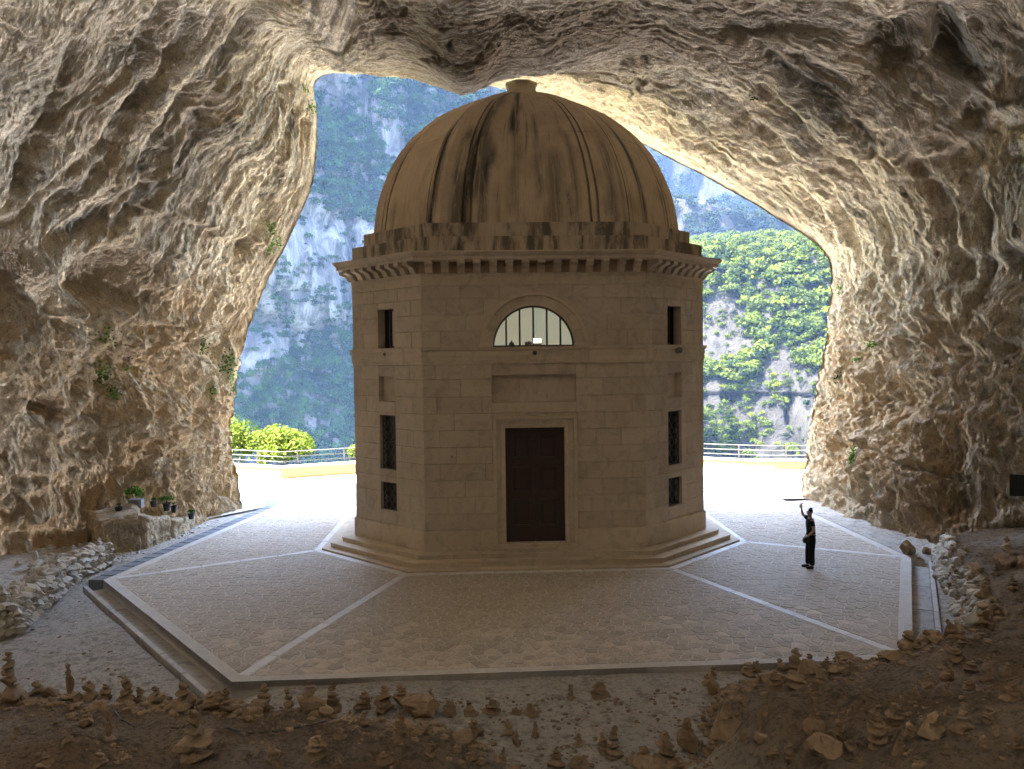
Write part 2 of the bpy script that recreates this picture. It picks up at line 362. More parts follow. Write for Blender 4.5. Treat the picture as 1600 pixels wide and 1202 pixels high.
blob(205, 445, 48, 42, 10, 1.25, 3, .5, 2); blob(190, 470, 60, 26, 0, .5); blob(30, 420, 34, 60, 0, 1.3, 3, .6, 2); blob(85, 640, 26, 22, 0, 1.1, 3, .5, 2)
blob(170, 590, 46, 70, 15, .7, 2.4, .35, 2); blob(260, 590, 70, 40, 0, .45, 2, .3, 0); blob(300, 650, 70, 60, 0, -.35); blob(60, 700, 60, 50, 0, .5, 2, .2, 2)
groove([(0, 365), (45, 400), (90, 450), (125, 500), (140, 560)], 8, .6, None, 1, 1)
groove([(275, 345), (320, 362), (350, 375), (395, 385), (430, 395)], 7, .55, .25, 1, 1)
groove([(130, 500), (190, 502), (240, 500), (270, 512)], 6, .6, .3, 1, 1)
groove([(310, 535), (335, 530), (360, 520)], 6, .5, .2, 1, 1); groove([(275, 745), (290, 752), (296, 775)], 3, .25, .5)
groove([(0, 850), (60, 845), (140, 835)], 16, .5, None)
# roof: dark hump, pits
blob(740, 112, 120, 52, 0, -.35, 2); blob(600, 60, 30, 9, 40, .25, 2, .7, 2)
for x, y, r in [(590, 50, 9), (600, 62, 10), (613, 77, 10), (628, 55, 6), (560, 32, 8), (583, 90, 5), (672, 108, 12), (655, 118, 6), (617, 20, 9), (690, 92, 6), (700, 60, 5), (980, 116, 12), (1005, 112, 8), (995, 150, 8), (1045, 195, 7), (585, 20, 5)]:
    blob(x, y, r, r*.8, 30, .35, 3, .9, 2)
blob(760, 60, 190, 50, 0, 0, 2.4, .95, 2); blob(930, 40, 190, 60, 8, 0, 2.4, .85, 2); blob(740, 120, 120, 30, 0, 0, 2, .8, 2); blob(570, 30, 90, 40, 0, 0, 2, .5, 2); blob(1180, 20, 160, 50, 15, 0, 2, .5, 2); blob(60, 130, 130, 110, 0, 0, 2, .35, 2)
# right side: bedding that sweeps down from the roof to the jamb
for pts, wd, am, t in [([(1010, 150), (1080, 200), (1160, 250), (1240, 310), (1290, 370)], 6, .28, .3), ([(1050, 130), (1130, 190), (1210, 240), (1290, 310), (1330, 400), (1345, 470)], 7, .3, .35),
                       ([(960, 170), (1050, 220), (1130, 270), (1210, 330), (1270, 380)], 5, .2, .2), ([(1100, 100), (1180, 160), (1260, 215), (1340, 290), (1380, 400), (1395, 500)], 8, .34, .35),
                       ([(1150, 60), (1250, 130), (1330, 190), (1380, 250)], 9, .35, .4), ([(1430, 250), (1460, 330), (1480, 430)], 12, .3, .4), ([(1500, 280), (1520, 380), (1500, 500)], 10, .3, .3),
                       ([(1310, 400), (1320, 470), (1310, 540), (1300, 620)], 6, .25, .15), ([(1360, 470), (1385, 530)], 9, .3, .2)]:
    groove(pts, wd, am, t)
groove([(1335, 250), (1400, 255), (1440, 250), (1480, 235), (1515, 205), (1545, 185), (1600, 172)], 5, .5, .6, 2, 1)
groove([(1360, 530), (1420, 535), (1480, 528), (1540, 535), (1610, 545)], 8, .85, .25, 2, 1)
groove([(1400, 395), (1440, 385), (1490, 395), (1560, 400), (1610, 400)], 8, .45, .3, 2, 1)
groove([(1300, 690), (1350, 700), (1400, 720), (1450, 735), (1520, 745)], 3, .25, .4)
groove([(1600, 500), (1580, 540), (1555, 590), (1540, 640)], 9, .5, None, 1, 1)
blob(1400, 78, 34, 44, 0, .75, 3, .9, 2); blob(1480, 55, 20, 40, -25, 1.1, 3, 1, 2); blob(1500, 90, 22, 44, -35, .7, 3, .7, 1); blob(1560, 40, 60, 50, 0, .3, 3, .9, 2); blob(1440, 20, 40, 30, 0, .3, 3, .8, 2)
blob(1430, 510, 24, 22, 0, .7, 3, .3, 2); blob(1400, 525, 14, 14, 0, .6, 3, .3, 2); blob(1540, 538, 30, 14, 0, -.5, 3); blob(1580, 420, 30, 34, 0, .6, 3, .5, 2); blob(1520, 440, 34, 46, 0, .4, 3, .4, 2)
blob(1450, 430, 30, 40, 0, .3, 3, .3, 2); blob(1380, 620, 30, 24, 0, .6, 2.4, .4, 2); blob(1590, 860, 70, 40, -20, .6, 2, .3, 2); blob(1555, 830, 60, 14, -25, -.4); blob(1480, 760, 70, 60, 0, .5, 2, .3, 2)
blob(1355, 210, 22, 16, 0, .3, 3, .5, 2); blob(1510, 180, 16, 20, 0, .5, 3, .6, 2); blob(1280, 120, 40, 14, 30, .25, 3, .5, 2)
# calm the silhouette of the mouth and the floor line
edge = np.exp(-((vt-3)/.07)**2); disp *= (1-.93*np.exp(-((vt-3)/.15)**2)); disp = disp+big*1.15*(1-np.exp(-((vt-3)/.65)**2)); disp = np.where(vt < 3, disp*.1, disp); disp = disp+fdet*(1-.6*edge)
frontr = sstep(2.9, 2.0, vt); disp *= (1-.7*frontr)
humpz = np.exp(-((PX-760)/230.)**2)*np.exp(-((vt-4)/.35)**2); disp = disp*(1-.7*humpz)+.30*humpz; disp = disp+1.1*np.exp(-(((PX-840)/150.)**2)**1.5)*np.exp(-((vt-3.42)/.26)**2)*(PY < 300)
disp = np.where(vt > 6.2, disp*.5, disp)
disp = disp + .12
G2 = G + N0*disp[..., None]
cave_me = gridmesh(G2, 'cave_rock')
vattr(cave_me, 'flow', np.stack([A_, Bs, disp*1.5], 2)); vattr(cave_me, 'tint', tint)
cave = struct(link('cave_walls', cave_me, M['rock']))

# wall surface lookup for things fixed to the rock
_vis = (vt > 2.95) & (vt < 5.4)
_gx, _gy = proj(G2); _fx = np.where(_vis, _gx, 1e6); _fy = np.where(_vis, _gy, 1e6); _gd = (G2-CAM)@FW; _N2 = normals(G2)*sgn
def on_wall(x, y):
    d2 = (_fx-x)**2+(_fy-y)**2; m = d2 < max(16, d2.min()*1.5+1); dd = np.where(m, _gd, 1e9); i = np.unravel_index(np.argmin(dd), dd.shape)
    return G2[i], -_N2[i]
# ------------------------------------------------------------------ ground
def mat_dirt():
    k = NT('cave_floor_earth', .95, .15); P = k.pos(); n = k.noise(P, .5, 6, .6); n2 = k.noise(P, 5, 8, .7); n3 = k.noise(P, 30, 5, .7)
    c = k.ramp(n, [(.3, (.62, .56, .47)), (.55, (.70, .64, .55)), (.75, (.57, .51, .42))]); ea = k.n('Attribute', attribute_name='earth'); c2 = k.ramp(n, [(.3, (.23, .145, .075)), (.55, (.29, .19, .10)), (.75, (.19, .12, .062))]); c = k.mix(ea.outputs['Fac'], c, c2)
    c = k.mix(k.ramp(n2, [(.38, .85), (.50, 0)]), c, k.mix(ea.outputs['Fac'], (.34, .29, .23), (.10, .068, .04))); n9 = k.noise(P, 13, 6, .75); c = k.mix(k.ramp(n9, [(.40, .7), (.49, 0)]), c, k.mix(ea.outputs['Fac'], (.36, .31, .25), (.085, .058, .035)))
    c = k.mix(k.ramp(n3, [(.55, 0), (.7, .3)]), c, (.46, .39, .30))
    b = k.bump(n2, .16, 1.0); b = k.bump(n9, .07, 1.0, b); return k.fin(c, k.bump(n3, .035, 1, b))
M['dirt'] = mat_dirt()
M['paver'] = mat_stone('paving_stone', (.45, .37, .275), (.56, .47, .355), 3.0, .42, .75, .22, .008)
M['mortar'] = mat_stone('pale_mortar', (.52, .47, .40), (.62, .57, .49), 2.0, .2, .8, .04, .008)
M['kerb'] = mat_stone('pale_kerb_stone', (.44, .405, .36), (.53, .49, .44), 1.3, .35, .6, .10, .006)
M['band'] = mat_stone('pale_band_stone', (.60, .56, .50), (.70, .66, .60), 1.3, .25, .55, .08, .005)
M['grate'] = mat_stone('grey_channel_slab', (.17, .17, .18), (.23, .23, .24), 1.5, .25, .7, .1, .004)
M['concrete'] = mat_stone('channel_concrete', (.33, .30, .26), (.42, .39, .35), 1.2, .5, .8, .05, .006)
PLAT = [(-6.14, -8.35), (6.75, -8.05), (10.77, -.52), (10.6, 9.96), (11.6, 14.6), (-11.3, 14.6), (-9.98, 9.76), (-11.87, -1.05)]
BANKX = np.array([-40, -18, -14, -10.2, -8, -6, -4, -2.1, -.9, .4, 1.7, 2.5, 4.0, 5.6, 7.3, 8.7, 9.9, 11.1, 12.6, 15, 18, 40.])
BANKY = np.array([-7.6, -7.6, -7.8, -9.1, -9.4, -9.6, -9.9, -10.4, -11.6, -12.4, -11.3, -9.6, -9.2, -8.9, -7.9, -6.6, -4.2, -1.2, 1.0, 1.8, 2.2, 2.2])
BH = np.array([.5, .5, .5, .5, .45, .45, .4, .3, .08, .05, .2, .6, .65, .7, .75, .8, .8, .7, .5, .5, .6, .6])
def seg_sd(x, y):
    """signed distance outside the platform polygon (positive outside)"""
    best = np.full(np.shape(x), 1e9); ins = np.ones(np.shape(x), bool)
    for (x0, y0), (x1, y1) in zip(PLAT, PLAT[1:]+PLAT[:1]):
        dx, dy = x1-x0, y1-y0; L = math.hypot(dx, dy); t = np.clip(((x-x0)*dx+(y-y0)*dy)/L**2, 0, 1)
        best = np.minimum(best, np.hypot(x-x0-t*dx, y-y0-t*dy)); 
    c = np.zeros(np.shape(x), bool)
    for (x0, y0), (x1, y1) in zip(PLAT, PLAT[1:]+PLAT[:1]):
        cond = ((y0 > y) != (y1 > y)) & (x < (x1-x0)*(y-y0)/((y1-y0) if y1 != y0 else 1e-9)+x0); c ^= cond
    return np.where(c, -best, best)
def seg_d(x, y, p, q):
    dx, dy = q[0]-p[0], q[1]-p[1]; t = np.clip(((x-p[0])*dx+(y-p[1])*dy)/(dx*dx+dy*dy), 0, 1); return np.hypot(x-p[0]-t*dx, y-p[1]-t*dy)
def bank_d(x, y):
    yb = np.interp(x, BANKX, BANKY); sl = np.interp(x, BANKX[:-1], np.abs(np.diff(BANKY)/np.diff(BANKX))); return (yb-y)/np.sqrt(1+np.minimum(sl, 2.2)**2)
def height(x, y, detail=True):
    x = np.asarray(x, float); y = np.asarray(y, float); P = np.stack([x, y, np.zeros_like(x)], -1)
    h = -.10+.05*fbm(P*.6, 3, 201)
    d = bank_d(x, y)+.35*fbm(P*.9, 3, 202)
    bh = np.interp(x, BANKX, BH); up = sstep(0, .5, d)*bh + np.clip(d-.3, 0, None)*np.interp(x, [-6, -2, 2, 6], [.15, .12, .15, .20])
    up = up*(.9+.25*fbm(P*.5, 2, 203))
    h = h+up*sstep(13.5, 11, y)
    # right flank rises towards the wall, left flank a little
    h = h+.8*sstep(12.5, 18, x)*sstep(6, 0, y)+.25*sstep(-13, -17, x)
    h = h + .12*fbm(P*1.3, 3, 204)*sstep(0, .8, d) + .035*fbm(P*3.1, 3, 205)*sstep(.8, 1.5, seg_sd(x, y))
    # a path worn between the two banks and a big smooth outcrop at the lower right
    h = h + .75*np.exp(-(((x-5.6)/2.6)**2+((y+14.2)/1.3)**2)**1.5)+.35*np.exp(-(((x-2.2)/.9)**2+((y+12.6)/.7)**2))
    s = seg_sd(x, y)
    cd = np.minimum(seg_d(x, y, PLAT[7], PLAT[0]), seg_d(x, y, PLAT[1], PLAT[2])); cd2 = np.minimum(seg_d(x, y, PLAT[6], PLAT[7]), seg_d(x, y, PLAT[5], PLAT[6]))
    low = np.maximum(sstep(.62, .45, cd), sstep(.55, .40, cd2)); low = np.where(s < -.05, 1, low)
    h = h*(1-low)+(-.66)*low
    h = np.where(y > 11.0, np.minimum(h, -.05-.5*sstep(11, 11.6, y)), h)
    return h
def h1(x, y): return float(height(np.array([x]), np.array([y]))[0])
def on_ground(px, py):
    d = ray(px, py); t = np.arange(6, 60, .04); P = CAM+d*t[:, None]; hz = height(P[:, 0], P[:, 1])
    i = np.argmax(P[:, 2] < hz) if (P[:, 2] < hz).any() else len(t)-1
    return P[i, 0], P[i, 1], hz[i]
gxs = np.concatenate([np.arange(-34, -19, .5), np.arange(-19, 19, .085), np.arange(19, 34, .5)])
gys = np.concatenate([np.arange(-37, -17, .25), np.arange(-17, 3, .07), np.arange(3, 15.2, .12)])
GX, GY = np.meshgrid(gxs, gys, indexing='ij'); GZ = height(GX, GY)
PP = np.stack([GX, GY, np.zeros_like(GX)], -1)
GZ += (.045*ridged(PP*3.1, 3, 221)+.03*fbm(PP*9, 2, 222))*sstep(1, 1.3, seg_sd(GX, GY))*(.35+.65*sstep(0, .6, bank_d(GX, GY)))
gme = gridmesh(np.stack([GX, GY, GZ], -1), 'ground'); bdd = bank_d(GX, GY)+.5*fbm(PP*1.1, 3, 231)
vattr(gme, 'earth', np.clip(sstep(-.1, .6, bdd)*(.85+.3*fbm(PP*.7, 3, 232)-.55*np.exp(-(((GX-.4)/1.5)**2))*sstep(-16, -13, GY)), 0, 1)*sstep(-17, -13, GX*.0+GX)+0*GX, 'FLOAT'); gr = struct(link('ground', gme, M['dirt']))  # bank floor coloured darker than the yard and the path

# terrace beyond the cave mouth
tv = [(-30, 14.6), (30, 14.6), (30, 17.6), (14.74, 17.3), (10.2, 18.9), (0, 20.2), (-8.2, 18.7), (-11.66, 17.4), (-14.4, 18.5), (-30, 24)]
M['terrace'] = mat_stone('terrace_gravel', (.70, .67, .61), (.78, .75, .69), 2, .15, .9, .02, .008)
nT = len(tv); tme = mesh([(x, y, -.004) for x, y in tv]+[(x, y, -1.5) for x, y in tv], [tuple(range(nT))]+[(i+nT, (i+1) % nT+nT, (i+1) % nT, i) for i in range(nT)])
struct(link('terrace_ground', tme, M['terrace']))

# ------------------------------------------------------------------ the paved platform
def clip_poly(poly, a, b, c):
    """keep a*x+b*y <= c"""
    out = []; n = len(poly)
    for i in range(n):
        p, q = poly[i], poly[(i+1) % n]; dp = a*p[0]+b*p[1]-c; dq = a*q[0]+b*q[1]-c
        if dp <= 0: out.append(p)
        if dp*dq < 0: t = dp/(dp-dq); out.append((p[0]+(q[0]-p[0])*t, p[1]+(q[1]-p[1])*t))
    return out
def inset_convex(poly, d):
    """poly counter-clockwise, d scalar or list per edge"""
    out = [p for p in poly]; n = len(poly); ds = d if hasattr(d, '__len__') else [d]*n
    for i in range(n):
        (x0, y0), (x1, y1) = poly[i], poly[(i+1) % n]; dx, dy = x1-x0, y1-y0; L = math.hypot(dx, dy) or 1e-9
        a, b = dy/L, -dx/L; out = clip_poly(out, a, b, a*x0+b*y0-ds[i])
        if len(out) < 3: return []
    return out
def area(poly): return .5*sum(p[0]*q[1]-q[0]*p[1] for p, q in zip(poly, poly[1:]+poly[:1]))
def slab_mesh(poly, z0, z1, ch=.006):
    n = len(poly); ip = inset_convex(poly, ch)
    if len(ip) != n: ch = 0; ip = poly
    V = [(x, y, z0) for x, y in poly]+[(x, y, z1-ch) for x, y in poly]+([(x, y, z1) for x, y in ip] if ch else [])
    F = [(i, (i+1) % n, n+(i+1) % n, n+i) for i in range(n)]
    if ch: F += [(n+i, n+(i+1) % n, 2*n+(i+1) % n, 2*n+i) for i in range(n)]; F.append(tuple(range(2*n, 3*n)))
    else: F.append(tuple(range(n, 2*n)))
    return V, F
TC = np.array([0, 5.54])
def octo(d, y0=0.0):
    """octagon of the temple plan offset outward by d, counter-clockwise from the front right corner"""
    w_, R = 3.2+.4142*d, 5.54+d
    return [(w_, 5.54-R), (R, 5.54-w_), (R, 5.54+w_), (w_, 5.54+R), (-w_, 5.54+R), (-R, 5.54+w_), (-R, 5.54-w_), (-w_, 5.54-R)]
plat = thing('paved_platform', 'octagonal platform of irregular flat paving stones with pale kerb bands around the stone chapel', 'platform', (0, 0, 0))
pb = mesh([(x, y, -.005) for x, y in PLAT]+[(x, y, -.6) for x, y in PLAT], [tuple(range(8))]+[(i+8, (i+1) % 8+8, (i+1) % 8, i) for i in range(8)])
link('mortar_bed', pb, M['mortar'], plat)
inn = octo(1.25)
# radial bands: from the corners of the steps to the corners of the platform; sectors between them
OUT = {'fl': PLAT[0], 'fr': PLAT[1], 'r': PLAT[2], 'br': PLAT[3], 'bbr': PLAT[4], 'bbl': PLAT[5], 'bl': PLAT[6], 'l': PLAT[7]}
I8 = dict(zip(['fr', 'r', 'br', 'bbr', 'bbl', 'bl', 'l', 'fl'], inn))
secs = [('fl', 'fr'), ('fr', 'r'), ('r', 'br'), ('br', 'bbr'), ('bbr', 'bbl'), ('bbl', 'bl'), ('bl', 'l'), ('l', 'fl')]
cells_all = []
rng = random.Random(11); sp = .275
for a, b in secs:
    quad = [OUT[a], OUT[b], I8[b], I8[a]]
    if area(quad) < 0: quad = quad[::-1]; rev = True
    # edges: outer, radial b, inner, radial a
    q = inset_convex(quad, [.27, .13, .02, .13])
    if len(q) < 3: continue
    xs = [p[0] for p in q]; ys = [p[1] for p in q]
    seeds = {}
    for i in range(int(min(xs)/sp)-2, int(max(xs)/sp)+3):
        for j in range(int(min(ys)/sp)-2, int(max(ys)/sp)+3):
            seeds[(i, j)] = ((i+.5*(j % 2)+rng.uniform(-.36, .36))*sp, (j+rng.uniform(-.36, .36))*sp*.93)
    for (i, j), (sx, sy) in seeds.items():
        if not (min(xs)-.2 < sx < max(xs)+.2 and min(ys)-.2 < sy < max(ys)+.2): continue
        if sy > 12.6: continue
        poly = [(sx-.5, sy-.5), (sx+.5, sy-.5), (sx+.5, sy+.5), (sx-.5, sy+.5)]
        for di in range(-2, 3):
            for dj in range(-2, 3):
                o = seeds.get((i+di, j+dj))
                if o is None or (di == 0 and dj == 0): continue
                ax, ay = o[0]-sx, o[1]-sy
                poly = clip_poly(poly, ax, ay, ax*(sx+o[0])/2+ay*(sy+o[1])/2)
                if len(poly) < 3: break
            if len(poly) < 3: break
        if len(poly) < 3: continue
        poly = inset_convex(poly, .013)
        for k in range(len(q)):
            if len(poly) < 3: break
            (x0, y0), (x1, y1) = q[k], q[(k+1) % len(q)]; dx, dy = x1-x0, y1-y0; poly = clip_poly(poly, dy, -dx, dy*x0-dx*y0)
        if len(poly) < 3 or area(poly) < .006: continue
        cells_all.append(poly)
def scr_area(poly):
    X, Y = proj(np.array([(x, y, 0) for x, y in poly])); ok_ = X.mean() > 0 and X.mean() < 1600 and Y.mean() < 1110
    return abs(.5*sum(X[i]*Y[(i+1) % len(X)]-X[(i+1) % len(X)]*Y[i] for i in range(len(X)))) if ok_ else 0
cells_all.sort(key=scr_area, reverse=True)
for poly in cells_all[:290]:
    V, F = slab_mesh(poly, -.02, rng.uniform(-.003, .006), .007); link('paving_stone', mesh(V, F), M['paver'], plat)
V_, F_ = [], []
for poly in cells_all[290:]:
    V, F = slab_mesh(poly, -.02, rng.uniform(-.003, .006), .007); o = len(V_); V_ += V; F_ += [tuple(i+o for i in f) for f in F]
rest = link('paving_stones', mesh(V_, F_), M['paver'], plat); rest['kind'] = 'stuff'
def band(p0, p1, wd, z0, z1, name, mat, parent, side=0, piece=1.1, gap=.008, skip=0):
    p0 = np.array(p0, float); p1 = np.array(p1, float); d = p1-p0; L = np.linalg.norm(d); d /= L; n = np.array([-d[1], d[0]])
    s0, s1 = (-wd/2, wd/2) if side == 0 else ((0, wd) if side > 0 else (-wd, 0)); k = max(1, round(L/piece)); e = [L*i/k for i in range(k+1)]
    for i in range(k):
        a, b = e[i]+gap/2, e[i+1]-gap/2
        poly = [tuple(p0+d*a+n*s0), tuple(p0+d*b+n*s0), tuple(p0+d*b+n*s1), tuple(p0+d*a+n*s1)]
        V, F = slab_mesh(poly, z0, z1+rng.uniform(-.002, .002), .008); link(name, mesh(V, F), mat, parent)
for i in range(8):
    if i == 4: continue
    a, b = PLAT[i], PLAT[(i+1) % 8]
    # mitred outer kerb
    dirs = []
    nin = inset_convex(PLAT, .26); cond_kerb = 1
    if len(nin) == 8:
        c, d = min(nin, key=lambda p: math.dist(p, a)), min(nin, key=lambda p: math.dist(p, b))
    else: c, d = a, b
    L = math.dist(a, b); k = max(1, round(L/1.25))
    for j in range(k):
        f0, f1 = j/k+(.004/L if j else 0), (j+1)/k-(.004/L if j < k-1 else 0)
        lerp = lambda p, q, f: (p[0]+(q[0]-p[0])*f, p[1]+(q[1]-p[1])*f)
        poly = [lerp(a, b, f0), lerp(a, b, f1), lerp(c, d, f1), lerp(c, d, f0)]
        V, F = slab_mesh(poly, -.16, .008+rng.uniform(-.002, .002), .010); link('kerb_slab', mesh(V, F), M['kerb'], plat)
for k in ['fl', 'fr', 'r', 'br', 'bl', 'l']:
    a = np.array(I8[k]); b = np.array(OUT[k]); d = (b-a)/np.linalg.norm(b-a); band(a+d*.02, b-d*.33, .22, -.02, .006, 'band_slab', M['band'], plat)
oc1, oc0 = octo(1.25), octo(1.03)
for i in range(8):
    a, b, c, d = oc1[i-1], oc1[i], oc0[i], oc0[i-1]; L = math.dist(a, b); k = max(1, round(L/1.2))
    if 2 <= i <= 5: k = 1
    for j in range(k):
        f0, f1 = j/k+.0025, (j+1)/k-.0025; lerp = lambda p, q, f: (p[0]+(q[0]-p[0])*f, p[1]+(q[1]-p[1])*f)
        V, F = slab_mesh([lerp(a, b, f0), lerp(a, b, f1), lerp(d, c, f1), lerp(d, c, f0)], -.02, .007, .008); link('border_slab', mesh(V, F), M['band'], plat)
# drain channels: slabs laid on the back left one, open along the front left and the right
def offs(p, q, d):
    p = np.array(p, float); q = np.array(q, float); v = (q-p)/np.linalg.norm(q-p); n = np.array([v[1], -v[0]]); return p+n*d, q+n*d
ch = thing('drain_channel', 'open stone drainage channel along the front left edge of the paved platform', 'drain', (-9, -5, 0))
def mk_channel(root, p, q, e0=0, e1=0, w_=.40):
    loc = np.array(root.location[:])
    def piece(name, d0, d1, z0, z1, mat, n):
        a, b = offs(p, q, d0); c, d = offs(p, q, d1); v = (b-a)/np.linalg.norm(b-a); a = a-v*e0; c = c-v*e0*1.0; b = b+v*e1; d = d+v*e1
        for i in range(n):
            f0, f1 = i/n+.002, (i+1)/n-.002; pl = [tuple(a+(b-a)*f0-loc[:2]), tuple(c+(d-c)*f0-loc[:2]), tuple(c+(d-c)*f1-loc[:2]), tuple(a+(b-a)*f1-loc[:2])]
            if area(pl) < 0: pl = pl[::-1]
            V, F = slab_mesh(pl, z0-loc[2], z1-loc[2], .008); link(name, mesh(V, F), mat, root)
    piece('channel_floor', .0, w_, -.6, -.24, M['concrete'], 4); piece('channel_wall', w_, w_+.11, -.5, -.07, M['kerb'], 7)
mk_channel(ch, PLAT[7], PLAT[0], 0, .1)
ch2 = thing('drain_channel', 'open stone drainage channel between the right edge of the platform and the rubble wall', 'drain', (9, -4, 0))
mk_channel(ch2, PLAT[1], PLAT[2], .1, 0, .45)
ch3 = thing('drain_cover', 'dark grey slabs covering the drain along the back left edge of the platform', 'drain cover', (-11, 4, 0))
for (p, q) in ((PLAT[6], PLAT[7]), (PLAT[5], PLAT[6])):
    (a, b), (c, d) = offs(p, q, .01), offs(p, q, .46)
    n = round(np.linalg.norm(b-a)/.5)
    for i in range(n):
        f0, f1 = i/n+.003, (i+1)/n-.003; pl = [tuple(a+(b-a)*f0-np.array([-11, 4])), tuple(c+(d-c)*f0-np.array([-11, 4])), tuple(c+(d-c)*f1-np.array([-11, 4])), tuple(a+(b-a)*f1-np.array([-11, 4]))]
        if area(pl) < 0: pl = pl[::-1]
        V, F = slab_mesh(pl, -.5, -.012, .006); link('cover_slab', mesh(V, F), M['grate'], ch3)
# strip of paving between the back left drain and the foot of the cliff
sm = mesh([(x, y, -.03) for x, y in [(-10.45, 9.8), (-11.78, 14.7), (-16, 14.7), (-16, 9.5), (-12, 7.6)]]+[], [(0, 1, 2, 3, 4)]); 
struct(link('pavement', sm, M['mortar']))
struct(link('side_pavement', mesh([(x, y, -.03) for x, y in [(10.65, 9.4), (10.65, 9.96), (11.65, 14.7), (17, 14.7), (17, 9.4)]], [(0, 1, 2, 3, 4)][:1]), M['mortar']))
# ------------------------------------------------------------------ the chapel
M['ashlar'] = mat_stone('travertine_ashlar', (.49, .39, .275), (.59, .485, .355), .8, .30, .8, .07, .008)
M['trim'] = mat_stone('travertine_trim', (.52, .415, .285), (.61, .50, .36), .8, .30, .75, .08, .004)
M['core'] = mat_plain('wall_core_mortar', (.16, .115, .075), .9, .1)
def mat_attic():
    k = NT('weathered_attic_stone', .85, .25); P = k.pos(); n = k.noise(P, 1.2, 7, .65); n2 = k.noise(P, 13, 5, .7)
    st = k.noise(k.pos((1, 1, .22)), 1.7, 7, .7, .3)
    c = k.mix(k.ramp(n, [(.3, 0), (.7, 1)]), (.42, .33, .225), (.50, .395, .275)); c = k.mix(k.ramp(st, [(.46, 0), (.58, .85)]), c, (.085, .07, .05))
    return k.fin(c, k.bump(n2, .004, .7))
M['attic'] = mat_attic()
def mat_dome():
    k = NT('weathered_dome_stone', .8, .3); a = k.n('Attribute', attribute_name='st'); sp_ = k.n('SeparateXYZ'); k.l(a.outputs['Vector'], sp_.inputs[0])
    P = k.pos(); n = k.noise(P, .8, 7, .62); n2 = k.noise(P, 12, 6, .7)
    fl = k.coord(attr='run', sc=(2.2, .22, 1)); st = k.noise(fl, 2.2, 8, .7, .5); st2 = k.noise(fl, 7, 6, .7)
    c = k.ramp(n, [(.3, (.42, .31, .195)), (.5, (.52, .395, .255)), (.7, (.40, .30, .20))])
    c = k.mix(k.ramp(st2, [(.52, 0), (.68, .35)]), c, (.17, .135, .10))
    c = k.mix(k.ramp(st, [(.56, 0), (.66, .6)]), c, (.12, .10, .075))
    w_ = k.math('MULTIPLY', sp_.outputs[0], k.ramp(k.noise(fl, 3.2, 8, .72, .8), [(.34, .1), (.52, 1)]))
    c = k.mix(w_, c, (.05, .047, .036)); c = k.mix(sp_.outputs[1], c, (.12, .09, .06)); c = k.mix(k.math('MULTIPLY', sp_.outputs[2], k.ramp(n2, [(.35, .2), (.6, .9)])), c, (.56, .47, .35))
    return k.fin(c, k.bump(n2, .006, .7))
M['dome'] = mat_dome()
M['door'] = mat_plain('dark_varnished_wood', (.048, .022, .016), .4, .5)
M['corbel'] = mat_plain('shade_painted_frieze_recess', (.36, .26, .165), .85, .2)  # recess shade between the modillions put into this darker colour
M['dark'] = mat_plain('dark_interior', (.012, .011, .010), .9, .1)
M['iron'] = mat_plain('black_iron', (.085, .078, .07), .5, .5, .4)
M['steel'] = mat_plain('galvanised_rail', (.045, .045, .044), .8, .1, 0)
M['glass_dark'] = mat_plain('window_glass', (.05, .055, .055), .12, .6)
ch_ = thing('octagonal_chapel', 'domed octagonal travertine chapel with stepped base standing inside the cave mouth', 'chapel', (0, 0, 0))
# solid core behind the facing
o0 = octo(-.36)
cm = mesh([(x, y, 0.0) for x, y in o0]+[(x, y, 9.3) for x, y in o0], [tuple(range(8))[::-1], tuple(range(8, 16))]+[(i, (i+1) % 8, (i+1) % 8+8, i+8) for i in range(8)])
link('wall_core', cm, M['core'], ch_)
rng = random.Random(5)
# faces: index -> start corner (left as seen from outside), end corner
OC = octo(0)
FACES = {'front': (OC[7], OC[0]), 'right_front': (OC[0], OC[1]), 'right': (OC[1], OC[2]), 'right_back': (OC[2], OC[3]), 'back': (OC[3], OC[4]), 'left_back': (OC[4], OC[5]), 'left': (OC[5], OC[6]), 'left_front': (OC[6], OC[7])}
def face_tf(nm):
    a, b = np.array(FACES[nm][0]), np.array(FACES[nm][1]); d = (b-a)/np.linalg.norm(b-a); n = np.array([d[1], -d[0]]); return a, d, n, np.linalg.norm(b-a)
def prism(nm, poly, d_out, d_in, ch=0.004, mitL=False, mitR=False):
    """polygon in face coordinates (u, z), front plane at d_out outside the wall line, back at d_in"""
    a, d, n, L = face_tf(nm); m = len(poly); tn = .4142
    def W(u, z, dd):
        if mitL and u < 1e-4: u = u - tn*dd
        if mitR and u > L-1e-4: u = u + tn*dd
        p = a+d*u+n*dd; return (p[0], p[1], z)
    if ch > 0:
        us = [p[0] for p in poly]; zs = [p[1] for p in poly]; cu, cz = (min(us)+max(us))/2, (min(zs)+max(zs))/2
        ip = [(u+(ch if u < cu else -ch)*(0 if (mitL and u < 1e-4) or (mitR and u > L-1e-4) else 1), z+(ch if z < cz else -ch)) for u, z in poly]
        V = [W(u, z, d_in) for u, z in poly]+[W(u, z, d_out-ch) for u, z in poly]+[W(u, z, d_out) for u, z in ip]
        F = [(i, (i+1) % m, m+(i+1) % m, m+i) for i in range(m)]+[(m+i, m+(i+1) % m, 2*m+(i+1) % m, 2*m+i) for i in range(m)]+[tuple(range(2*m, 3*m))]
    else:
        V = [W(u, z, d_in) for u, z in poly]+[W(u, z, d_out) for u, z in poly]
        F = [(i, (i+1) % m, m+(i+1) % m, m+i) for i in range(m)]+[tuple(range(m, 2*m))]
    return mesh(V, F)
